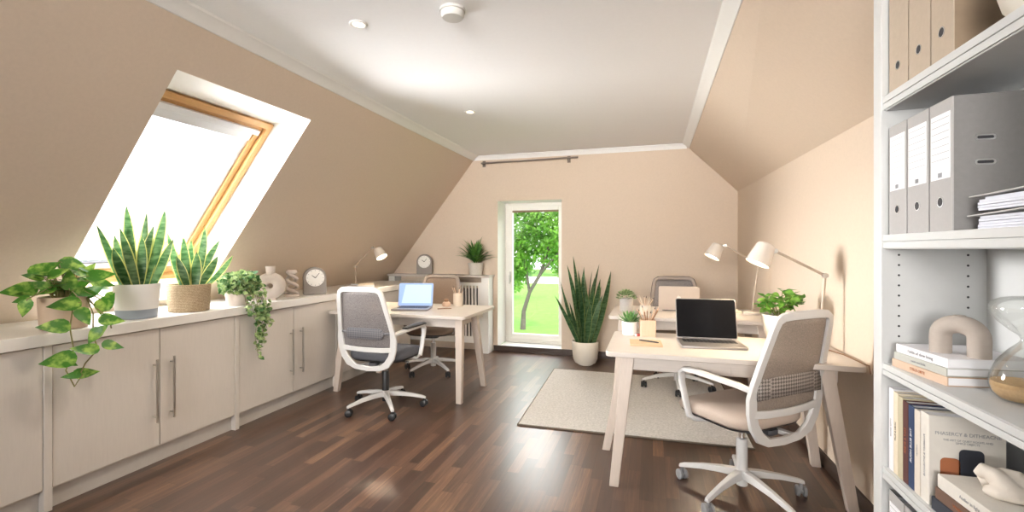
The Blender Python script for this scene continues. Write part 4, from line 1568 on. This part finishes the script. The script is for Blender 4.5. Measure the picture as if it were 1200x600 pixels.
# ------------------------------------------------------------------ worktop ornaments
v = thing('ring_vase', 'pale ring-shaped clay vase with a short neck on the worktop', 'vase', (-3.0, 3.116, CT), R(24))
mb = MB()
ring = [(.062 * math.cos(2 * PI * k / 40) * 1.0, 0, .112 + .062 * math.sin(2 * PI * k / 40)) for k in range(40)]
mb.tube(ring, .044, 18, cyc=True, up=(0, 1, 0))
v_b = mb.build('ring_body', M['clay'], v, smooth=60)
v_b.scale = (1.12, .92, 1.03)
v_b.location = (0, 0, .0)
mb = MB()
mb.lathe([(.030, .195), (.034, .212), (.036, .255), (.041, .276), (.037, .277), (.030, .255), (.026, .21)], 28)
mb.build('neck', M['clay'], v)
mb = MB()
mb.lathe([(.045, 0), (.047, .004), (.035, .016)], 28)
mb.build('foot', M['clay'], v)

s = thing('knot_sculpture', 'small twisted openwork clay figure between the ring vase and the clock', 'sculpture', (-3.03, 3.385, CT), R(44))
mb = MB()
for ph in (0, PI):
    pts = []
    for k in range(41):
        t = k / 40
        w = .040 - .014 * t
        pts.append((w * math.sin(2 * PI * 1.5 * t + ph + PI / 2), .014 * math.cos(2 * PI * 1.5 * t + ph + PI / 2), .016 + .158 * t))
    mb.tube(pts, .0118, 12)
mb.lathe([(.03, .160), (.033, .166), (.033, .180), (.028, .186)], 20)
mb.lathe([(.050, 0), (.052, .004), (.050, .014), (.04, .018)], 24)
mb.build('figure', M['clay'], s, smooth=60).scale = (1.25, 1.25, 1.25)


def arch_clock(label, loc, rz, w, h, d, dial_r, body):
    t = thing('arch_clock', label, 'clock', loc, rz, 'arched grey clocks')
    mb = MB()
    out = [(-w / 2, 0), (w / 2, 0)]
    n = 24
    zc = h - w / 2
    for k in range(n + 1):
        a = PI * k / n
        out.append((w / 2 * math.cos(a), zc + w / 2 * math.sin(a)))
    Mx = Matrix.Rotation(PI / 2, 4, 'X')
    mb.prism(out, -d / 2, d / 2, 0, Mx)
    mb.build('case', body, t, bevel=0.006)
    mb = MB()
    circ = lambda r, m=36: [(r * math.cos(2 * PI * k / m), zc + r * math.sin(2 * PI * k / m)) for k in range(m)]
    mb.prism(circ(dial_r), d / 2, d / 2 + .004, 0, Mx)
    dl = mb.build('dial', M['dial'], t)
    mb = MB()
    for k in range(12):
        a = 2 * PI * k / 12
        c, s2 = math.cos(a), math.sin(a)
        r0, r1 = dial_r * .80, dial_r * .93
        q = dial_r * .025
        mb.prism([(r0 * c - q * s2, zc + r0 * s2 + q * c), (r0 * c + q * s2, zc + r0 * s2 - q * c), (r1 * c + q * s2, zc + r1 * s2 - q * c), (r1 * c - q * s2, zc + r1 * s2 + q * c)], d / 2 + .004, d / 2 + .005, 0, Mx)
    mb.build('hour_marks', M['ink_grey'], dl, smooth=0)
    for nm, a, r1, q in (('hour_hand', R(142), .5, .05), ('minute_hand', R(52), .72, .04)):
        mb = MB()
        c, s2 = math.cos(a), math.sin(a)
        q *= dial_r
        r1 *= dial_r
        mb.prism([(-q * s2, zc + q * c), (q * s2, zc - q * c), (r1 * c + q * .5 * s2, zc + r1 * s2 - q * .5 * c), (r1 * c - q * .5 * s2, zc + r1 * s2 + q * .5 * c)], d / 2 + .005, d / 2 + .0065, 0, Mx)
        mb.build(nm, M['ink'], dl, smooth=0)
    return t


arch_clock('arched grey table clock on the worktop beside the twisted figure', (-2.985, 3.62, CT), R(48), .195, .25, .075, .078, M['clock_body'])
arch_clock('arched grey table clock on the radiator cover', (-2.885, 5.60, .972), R(20), .20, .262, .07, .08, M['clock_body'])

# ------------------------------------------------------------------ books


def book(name, label, loc, rz, L, D, T, cover, group, flat=True, title=None, tcol='ink', tsize=None, page_mat='paper', sub=None):
    """spine along local x (length L) at y=0; pages run to +y (D); thickness T in z. flat lying"""
    t = thing(name, label, 'book', loc, rz, group)
    ct = .0022
    mb = MB()
    mb.box(-L / 2, L / 2, 0, D, 0, ct)
    mb.box(-L / 2, L / 2, 0, D, T - ct, T)
    mb.box(-L / 2, L / 2, -.0005, .003, ct * .5, T - ct * .5)
    cv = mb.build('cover', M[cover], t, bevel=0.0008)
    mb = MB()
    mb.box(-L / 2 + .003, L / 2 - .003, .003, D - .004, ct, T - ct)
    mb.build('pages', M[page_mat], t, smooth=0)
    if title:
        text_part('spine_title', title, tsize or T * .5, M[tcol], cv, axes((0, -.0012, T / 2), (1, 0, 0), (0, 0, 1)))
    return t


# two books and a box of cards under the worktop lamp
book('book', 'lower white book lying on the worktop by the desk lamp', (-2.985, 4.43, CT), R(75), .23, .16, .022, 'book_white', 'books by the worktop lamp')
book('book', 'upper cream book lying on the worktop by the desk lamp', (-2.990, 4.44, CT + .022), R(70), .20, .14, .020, 'book_cream', 'books by the worktop lamp')
book('book', 'thin cream book lying flat on the back right desk by the lamp', (.63, 4.40, DT + .0112), R(8), .20, .14, .016, 'book_cream', 'books on the back desk')

# ------------------------------------------------------------------ desk accessories


def pen_cup(label, loc, w, h, mtl, n, seed, round_=True, mats=('wood_dark', 'wood_cup'), lng=.075):
    t = thing('pencil_cup', label, 'pencil cup', loc, R(8), 'pencil cups on the desks')
    mb = MB()
    if round_:
        mb.lathe([(w / 2 * .96, 0), (w / 2, .003), (w / 2, h), (w / 2 - .005, h), (w / 2 - .006, .01), (.001, .01)], 32)
    else:
        a = rrect(w, w, .008)
        b = rrect(w - .012, w - .012, .006)
        rings = [[Vector((x, y, 0)) for x, y in a], [Vector((x, y, h)) for x, y in a], [Vector((x, y, h)) for x, y in b], [Vector((x, y, .012)) for x, y in b]]
        mb.loft(rings)
    mb.build('cup', mtl, t, bevel=0.001)
    rn = random.Random(seed)
    pens = []
    for k in range(n):
        a = 2 * PI * k / n + rn.uniform(-.2, .2)
        r0, r1 = w * .12, w * .36
        b = Vector((-math.cos(a) * r0, -math.sin(a) * r0, .014))
        p = Vector((math.cos(a) * r1, math.sin(a) * r1, h))
        d = (p - b).normalized()
        ln = (h + lng * rn.uniform(.6, 1.0)) / d.z
        pens.append((b, b + d * ln, mats[k % len(mats)]))
    return t, pens


def pencils(t, pens, label, what='pencil'):
    for k, (b, e, m_) in enumerate(pens):
        o = thing(what, label, what, t.location, t.rotation_euler.z, what + 's standing in: ' + t['label'])
        mb = MB()
        mb.tube([b, b.lerp(e, .9)], .0038, 6)
        mb.build('shaft', M[m_], o)
        mb = MB()
        mb.tube([b.lerp(e, .9), b.lerp(e, .975), e], [.0038, .002, .0006], 6)
        mb.build('tip', M['wood_cup'] if m_ != 'wood_cup' else M['ink'], o)


t_, p_ = pen_cup('square blond wood pencil cup on the front right desk', (-.035, 3.17, DT), .098, .105, M['wood_cup'], 9, 3, False)
pencils(t_, p_, 'wooden pencil standing in the square cup on the front right desk')
t_, p_ = pen_cup('round beige pen cup at the back of the left desk', (-1.835, 4.27, DT), .095, .125, M['beige_cup'], 5, 5, True, ('wood_cup', 'lamp_wood'), .06)
pencils(t_, p_, 'pale pen standing in the round cup on the left desk')
t_, p_ = pen_cup('small cup of pale pencils on the back right desk', (-.06, 4.10, DT + .0112), .085, .08, M['cream_pot'], 8, 7, True, ('wood_cup', 'beige_cup'), .075)
pencils(t_, p_, 'pale wooden pencil standing in the small cup on the back right desk')

# notebook with pen, front right desk
nb = book('notebook', 'kraft notebook lying on the front right desk', (-.035, 2.80, DT), R(4), .18, .15, .014, 'kraft_note', 'notebooks')
pn = thing('pen', 'dark pen lying on the kraft notebook', 'pen', (-.02, 2.875, DT + .0185), R(-26))
mb = MB()
mb.tube([(-.062, 0, 0), (.048, 0, 0), (.060, 0, -.0003)], [.0042, .0042, .0025], 10)
mb.build('barrel', M['ink'], pn)
mb = MB()
mb.tube([(.060, 0, -.0003), (.068, 0, -.0006)], [.0022, .0006], 8)
mb.build('nib', M['steel'], pn)
er = thing('eraser', 'tiny white eraser with red sleeve beside the square pencil cup', 'eraser', (-.095, 3.13, DT), R(20))
mb = MB()
mb.box(-.016, .016, -.009, .009, 0, .014)
mb.build('rubber', M['paper'], er, bevel=0.003)
mb = MB()
mb.box(-.006, .017, -.0098, .0098, .0, .0148)
mb.build('sleeve', M['red'], er, bevel=0.001)
# small wooden figure and pen on left desk
wf = thing('wooden_ornament', 'small carved wooden ornament on the left desk by the pen cup', 'ornament', (-1.935, 4.215, DT), R(15))
mb = MB()
mb.lathe([(.034, 0), (.040, .006), (.043, .022), (.036, .040), (.02, .048)], 24)
mb.build('body', M['wood_cup'], wf)
mb = MB()
mb.lathe([(.018, .046), (.024, .056), (.022, .068), (.012, .075), (.001, .077)], 20)
mb.build('knob', M['wood_dark'], wf)
pn = thing('pen', 'brown pen lying on the left desk before the pen cup', 'pen', (-1.86, 4.02, DT + .0045), R(32))
mb = MB()
mb.tube([(-.07, 0, 0), (.05, 0, 0), (.062, 0, -.0005)], [.0042, .0042, .0022], 10)
mb.build('barrel', M['wood_dark'], pn)
mb = MB()
mb.tube([(.062, 0, -.0005), (.07, 0, -.001)], [.0022, .0006], 8)
mb.build('nib', M['steel'], pn)

# ------------------------------------------------------------------ bookcase
BX0, BX1 = .70, .965
BY0, BY1 = .86, 1.765
bc = thing('bookcase', 'tall white open bookcase along the right wall with books and binders', 'bookcase', (0, 0, 0))
for y0, y1 in ((BY1, BY1 + .055), (BY0 - .055, BY0)):
    mb = MB()
    mb.box(BX0 - .005, BX1, y0, y1, 0, 2.28)
    sp_ = mb.build('side_panel', M['shelf'], bc, bevel=0.002)
    if y0 == BY1:
        hole = None
        for x in (.742, .918):
            for z in [.962 + .032 * k for k in range(11)] + [1.37 + .032 * k for k in range(11)]:
                if hole is None:
                    mb = MB()
                    mb.rod((0, -.0006, 0), (0, .001, 0), .0034, 8)
                    hole = mb.build('peg_hole', M['ink'], sp_)
                    h_ = hole
                else:
                    h_ = hole.copy()
                    COL.objects.link(h_)
                    h_.parent = sp_
                h_.location = (x, BY1, z)
mb = MB()
mb.box(BX1, BX1 + .012, BY0 - .055, BY1 + .055, 0, 2.28)
mb.build('back_panel', M['shelf'], bc, smooth=0)
for z0, z1 in ((1.737, 1.783), (1.300, 1.346), (.901, .941), (.572, .612), (.18, .22), (2.24, 2.28)):
    mb = MB()
    mb.box(BX0 + .004, BX1, BY0, BY1, z0, z1)
    sh = mb.build('shelf_board', M['shelf'], bc, bevel=0.003)
    mb = MB()
    mb.box(BX0 - .001, BX0 + .004, BY0, BY1, z0 + .003, (z0 + z1) / 2 - .0012)
    mb.box(BX0 - .001, BX0 + .004, BY0, BY1, (z0 + z1) / 2 + .0012, z1 - .001)
    mb.build('shelf_lipping', M['shelf'], sh, bevel=0.001)


def binder(label, y0, y1, z, h, body, side, group, labelled, slots=False, depth=.225):
    """lever-arch binder: spine faces -X at x = BX0+.012"""
    t = thing('lever_arch_binder', label, 'binder', (BX0 + .012, (y0 + y1) / 2, z), 0, group)
    w = y1 - y0
    mb = MB()
    mb.box(0, .0035, -w / 2, w / 2, 0, h)
    mb.build('spine', body, t, bevel=0.0015)
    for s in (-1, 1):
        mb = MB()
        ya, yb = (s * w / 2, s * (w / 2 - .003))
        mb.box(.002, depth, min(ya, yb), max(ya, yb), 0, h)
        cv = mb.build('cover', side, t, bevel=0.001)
        if slots and s == -1:
            for zz in (.5 * h, .68 * h):
                mb = MB()
                o_ = [(.04 + .075 + sx, sz) for sx, sz in rrect(.042, .014, .0068, 5)]
                i_ = [(.04 + .075 + sx, sz) for sx, sz in rrect(.033, .007, .0033, 5)]
                yv = -w / 2 - .0008
                mb.loft([[Vector((x - .05, yv + .0009, zz + z_)) for x, z_ in o_], [Vector((x - .05, yv, zz + z_)) for x, z_ in o_], [Vector((x - .05, yv, zz + z_)) for x, z_ in i_]], 0, False)
                mb.loft([[Vector((x - .05, yv + .0004, zz + z_)) for x, z_ in i_], [Vector((x - .05, yv + .0003, zz + z_)) for x, z_ in i_]], 1)
                mb.build('metal_slot', [M['chrome'], M['ink']], cv, smooth=0)
    mb = MB()
    mb.box(.01, depth - .012, -w / 2 + .006, w / 2 - .006, .01, h - .02)
    mb.build('papers', M['paper_cool'], t, smooth=0)
    # finger hole with a metal rim
    zh = h * .225
    mb = MB()
    Mx = Matrix.Translation((-.0008, 0, zh)) @ Matrix.Rotation(-PI / 2, 4, 'Y')
    mb.lathe([(.0135, -.0012), (.0135, .0006), (.0112, .0006), (.0112, -.0006)], 24, M4=Mx, cap=False)
    mb.lathe([(.0112, -.0006), (.0112, .0001), (.0001, .0002)], 24, 1, M4=Mx)
    mb.build('finger_hole', [M['chrome'], M['ink']], t, smooth=0)
    if labelled:
        mb = MB()
        mb.box(-.0012, .0002, -w / 2 + .009, w / 2 - .009, h * .40, h * .90)
        lb = mb.build('spine_label', M['paper'], t, smooth=0)
        mb = MB()
        for k in range(7):
            zz = h * .86 - k * h * .052
            mb.box(-.0018, -.0011, -w / 2 + .013, w / 2 - .013, zz, zz + .0009)
        for k in range(6):
            mb.box(-.0018, -.0011, -.008 + k * .003, -.0065 + k * .003, h * .415, h * .45)
        mb.build('label_print', M['ink_grey'], lb, smooth=0)
    return t


zS1, zS2, zS3, zS4, zS5 = 1.783, 1.346, .941, .612, .22
g = 'kraft binders on the top shelf'
binder('kraft binder on the upper shelf, against the side panel', 1.642, 1.755, zS1, .335, M['kraft'], M['kraft_shade_and_blind'], g, False)
binder('kraft binder in the middle of the three on the upper shelf', 1.528, 1.637, zS1, .335, M['kraft'], M['kraft_shade_and_blind'], g, False)
binder('kraft binder beside the white vase on the upper shelf', 1.425, 1.523, zS1, .335, M['kraft'], M['kraft_shade_and_blind'], g, False, True)
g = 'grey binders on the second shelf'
binder('grey labelled binder against the side panel on the second shelf', 1.650, 1.755, zS2, .335, M['binder'], M['binder_shaded'], g, True)
binder('grey labelled binder in the middle of the three on the second shelf', 1.535, 1.645, zS2, .335, M['binder'], M['binder_shaded'], g, True)
binder('grey labelled binder beside the paper stack on the second shelf', 1.428, 1.530, zS2, .335, M['binder'], M['binder_shaded'], g, True, True)
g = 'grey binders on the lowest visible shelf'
binder('grey binder in the bottom corner shelf, against the side panel', 1.665, 1.758, zS5, .325, M['binder'], M['binder_shaded'], g, True)
binder('grey binder in the bottom corner shelf, next from the side panel', 1.565, 1.660, zS5, .325, M['binder'], M['binder_shaded'], g, True)
binder('grey binder in the bottom corner shelf, third from the side panel', 1.465, 1.560, zS5, .325, M['binder'], M['binder_shaded'], g, True)

v = thing('round_vase', 'round white vase cut by the top right corner of the photo', 'vase', (.775, 1.255, zS1))
mb = MB()
mb.lathe([(.030, 0), (.036, .003), (.056, .03), (.066, .07), (.062, .11), (.042, .145), (.026, .16), (.024, .185), (.029, .195), (.024, .196), (.018, .18)], 40)
mb.build('body', M['cream_pot'], v)

# paper stack on second shelf: two folders of loose sheets, one on the other
zz = zS2
rnd = random.Random(81)
for k, (nm, dy) in enumerate((('lower grey paper folder of loose sheets beside the grey binders', 0), ('upper grey paper folder of loose sheets beside the grey binders', .008))):
    t = thing('paper_folder', nm, 'folder', (.735, 1.395 - dy, zz), R(-2 + 3 * k), 'paper folders on the second shelf')
    mb = MB()
    hh = 0
    for i in range(5):
        th = .0065
        o1, o2 = rnd.uniform(0, .012), rnd.uniform(0, .014)
        mb.box(o1, .205 + o1, -.29 - o2, -o2, hh, hh + th - .0008)
        hh += th
    mb.build('loose_sheets', M['paper_cool'], t, smooth=0)
    mb = MB()
    Mx = Matrix.Translation((0, 0, hh)) @ Matrix.Rotation(R(-1.5), 4, 'X')
    mb.box(-.006, .215, -.30, .012, .0, .003, 0, Mx)
    mb.build('cover_sheet', M['cover_grey'], t, bevel=0.0008)
    zz += hh + .0125

# stacked books + arch vase + hourglass on third shelf (spines face the room)
g = 'books lying under the arch vase'
book('book', 'bottom tan book of the stack under the arch vase', (.722, 1.612, zS3), R(-90 + 8), .222, .20, .024, 'book_peach', g, title='STILLE ORTE', tcol='book_rust', tsize=.011)
book('book', 'middle grey-green book of the stack under the arch vase', (.724, 1.612, zS3 + .0242), R(-90 + 8), .210, .20, .022, 'book_sage', g, title='raum und licht', tcol='ink_grey', tsize=.010)
book('book', 'top white book of the stack, carrying the arch vase', (.727, 1.609, zS3 + .0464), R(-90 + 8), .205, .20, .025, 'book_white', g, title='Fields of slow living', tcol='ink_grey', tsize=.013)
av = thing('arch_vase', 'taupe arch-shaped ceramic vase standing on the stacked books', 'vase', (.80, 1.575, zS3 + .0714), R(-48))
mb = MB()
pts = [(-.041, 0, 0.0), (-.041, 0, .03), (-.041, 0, .048)]
for k in range(1, 16):
    a = PI - PI * k / 16
    pts.append((.041 * math.cos(a), 0, .050 + .033 * math.sin(a)))
pts += [(.041, 0, .048), (.041, 0, .03), (.041, 0, 0.0)]
mb.tube(pts, .0245, 24, up=(0, 1, 0))
mb.build('arch_body', M['clay_grey'], av, smooth=60)
mb = MB()
mb.lathe([(.0135, .100), (.0135, .1075), (.010, .1078), (.010, .1045)], 24, cap=False)
mb.lathe([(.010, .1043), (.001, .1045)], 24, 1)
mb.build('mouth', [M['clay_grey'], M['ink']], av)

hg = thing('hourglass', 'large clear hourglass with amber sand on the third shelf', 'hourglass', (.835, 1.395, zS3))
outer = [(.030, .0005), (.046, .004), (.058, .018), (.064, .036), (.062, .060), (.050, .092), (.030, .121), (.012, .140), (.0085, .148),
         (.012, .156), (.030, .170), (.050, .190), (.062, .208), (.064, .220), (.058, .234), (.042, .244), (.020, .248), (.001, .249)]
mb = MB()
mb.lathe(outer, 48, cap=True)
mb.build('glass_body', M['hourglass'], hg, smooth=60)
mb = MB()
mb.lathe([(.028, .004), (.044, .007), (.055, .019), (.0605, .036), (.0595, .046), (.04, .049), (.001, .053)], 40)
mb.build('sand', M['sand'], hg)

# upright books on fourth shelf: spine faces -X. local x (spine length) -> up, local y (depth) -> +X, local z (thickness) -> Y
g = 'upright books on the fourth shelf'


def upright(label, ya, yb, h, d, cover, title=None, tcol='ink', tsize=.010, front=None):
    t = thing('book', label, 'book', (BX0 + .012, yb, zS4), 0, g)
    w = yb - ya
    ct = .0022
    mb = MB()
    mb.box(0, d, -w, -w + ct, 0, h)
    mb.box(0, d, -ct, 0, 0, h)
    mb.box(-.0005, .003, -w + ct * .5, -ct * .5, 0, h)
    cv = mb.build('cover', M[cover], t, bevel=0.0008)
    mb = MB()
    mb.box(.003, d - .004, -w + ct, -ct, .003, h - .003)
    mb.build('pages', M['paper'], t, smooth=0)
    if title:
        # reads top to bottom on the spine that faces -X
        text_part('spine_title', title, tsize, M[tcol], cv, axes((-.0012, -w / 2, h * .52), (0, 0, -1), (0, 1, 0)) @ Matrix.Identity(4))
    return t, cv, w


upright('white book first from the side panel in the upright row', 1.728, 1.757, .255, .17, 'book_white', 'white spaces', 'ink_grey', .011)
upright('cream book second from the side panel in the upright row', 1.700, 1.7265, .250, .17, 'book_cream', 'LINEN & CLAY', 'ink', .009)
upright('olive tan book third from the side panel in the upright row', 1.671, 1.699, .245, .16, 'book_olive')
upright('dark maroon book left of the navy one in the upright row', 1.640, 1.670, .240, .17, 'book_maroon', 'SALT & EMBER', 'book_rust', .012)
upright('navy book in the upright row', 1.607, 1.639, .238, .17, 'book_navy', 'THE BLUE HOUR', 'book_white', .013)
upright('pale book right of the navy one in the upright row', 1.576, 1.606, .236, .16, 'book_ecru', 'wohnen', 'ink_grey', .010)
t, cv, w = upright('large bone coloured book with blocks of navy and rust on its cover', 1.532, 1.573, .242, .165, 'book_bone', 'PHASERCY & DITHEACNE', 'ink_grey', .010)
F = lambda x, z: axes((x, -w - .0006, z), (1, 0, 0), (0, 0, 1))
text_part('cover_title', 'PHASERCY & DITHEACNE', .0125, M['ink_grey'], cv, F(.084, .196))
text_part('cover_subtitle', 'THE ART OF QUIET ROOMS AND\nSIMPLE OBJECTS', .0072, M['ink_grey'], cv, F(.084, .176))
for nm, m_, cx, cz, ww, hh in (('rust_block', 'book_rust', .046, .104, .044, .056), ('navy_block', 'book_slate', .092, .117, .054, .082)):
    mb = MB()
    mb.prism(rrect(ww, hh, .012, 5), 0, .0008, 0, F(cx, cz))
    mb.build(nm, M[m_], cv, smooth=0)

g = 'books lying flat before the upright row'
book('book', 'bottom dark slate book of the flat stack on the fourth shelf', (.716, 1.39, zS4), R(-90 + 3), .25, .19, .034, 'book_slate', g, title='NORDIC INTERIORS', tcol='book_white', tsize=.013)
book('book', 'middle brown book of the flat stack on the fourth shelf', (.719, 1.385, zS4 + .0342), R(-90 + 3), .24, .19, .030, 'book_brown', g, title='WARM MATERIALS', tcol='book_rust', tsize=.012)
book('book', 'top bone coloured book of the flat stack, under the plaster knot', (.722, 1.382, zS4 + .0644), R(-90 + 3), .235, .19, .036, 'book_bone', g, title='Atelier in light', tcol='ink_grey', tsize=.012)

kn = thing('plaster_knot', 'ivory plaster sculpture of folded shapes on the flat book stack', 'sculpture', (.80, 1.395, zS4 + .1004), R(-28))
mb = MB()
mb.tube([(-.050, .0, .040), (-.040, -.004, .056), (-.022, -.008, .050), (.0, -.014, .030), (.02, -.012, .018), (.048, -.006, .016)], [.010, .017, .020, .022, .019, .012], 14)
mb.tube([(-.046, .012, .020), (-.026, .014, .030), (-.004, .012, .047), (.018, .008, .050), (.036, .006, .034), (.050, .004, .020)], [.014, .019, .020, .018, .016, .011], 14)
mb.tube([(-.040, -.02, .016), (-.015, -.026, .016), (.015, -.024, .015), (.036, -.016, .013)], [.011, .015, .014, .009], 12)
mb.tube([(-.036, .03, .015), (-.005, .028, .018), (.03, .022, .014)], [.011, .015, .010], 12)
kb = mb.build('body', M['ivory'], kn, smooth=60)
rm = kb.modifiers.new('remesh', 'REMESH')
rm.mode = 'VOXEL'
rm.voxel_size = .003
sm = kb.modifiers.new('smooth', 'SMOOTH')
sm.factor = .6
sm.iterations = 8
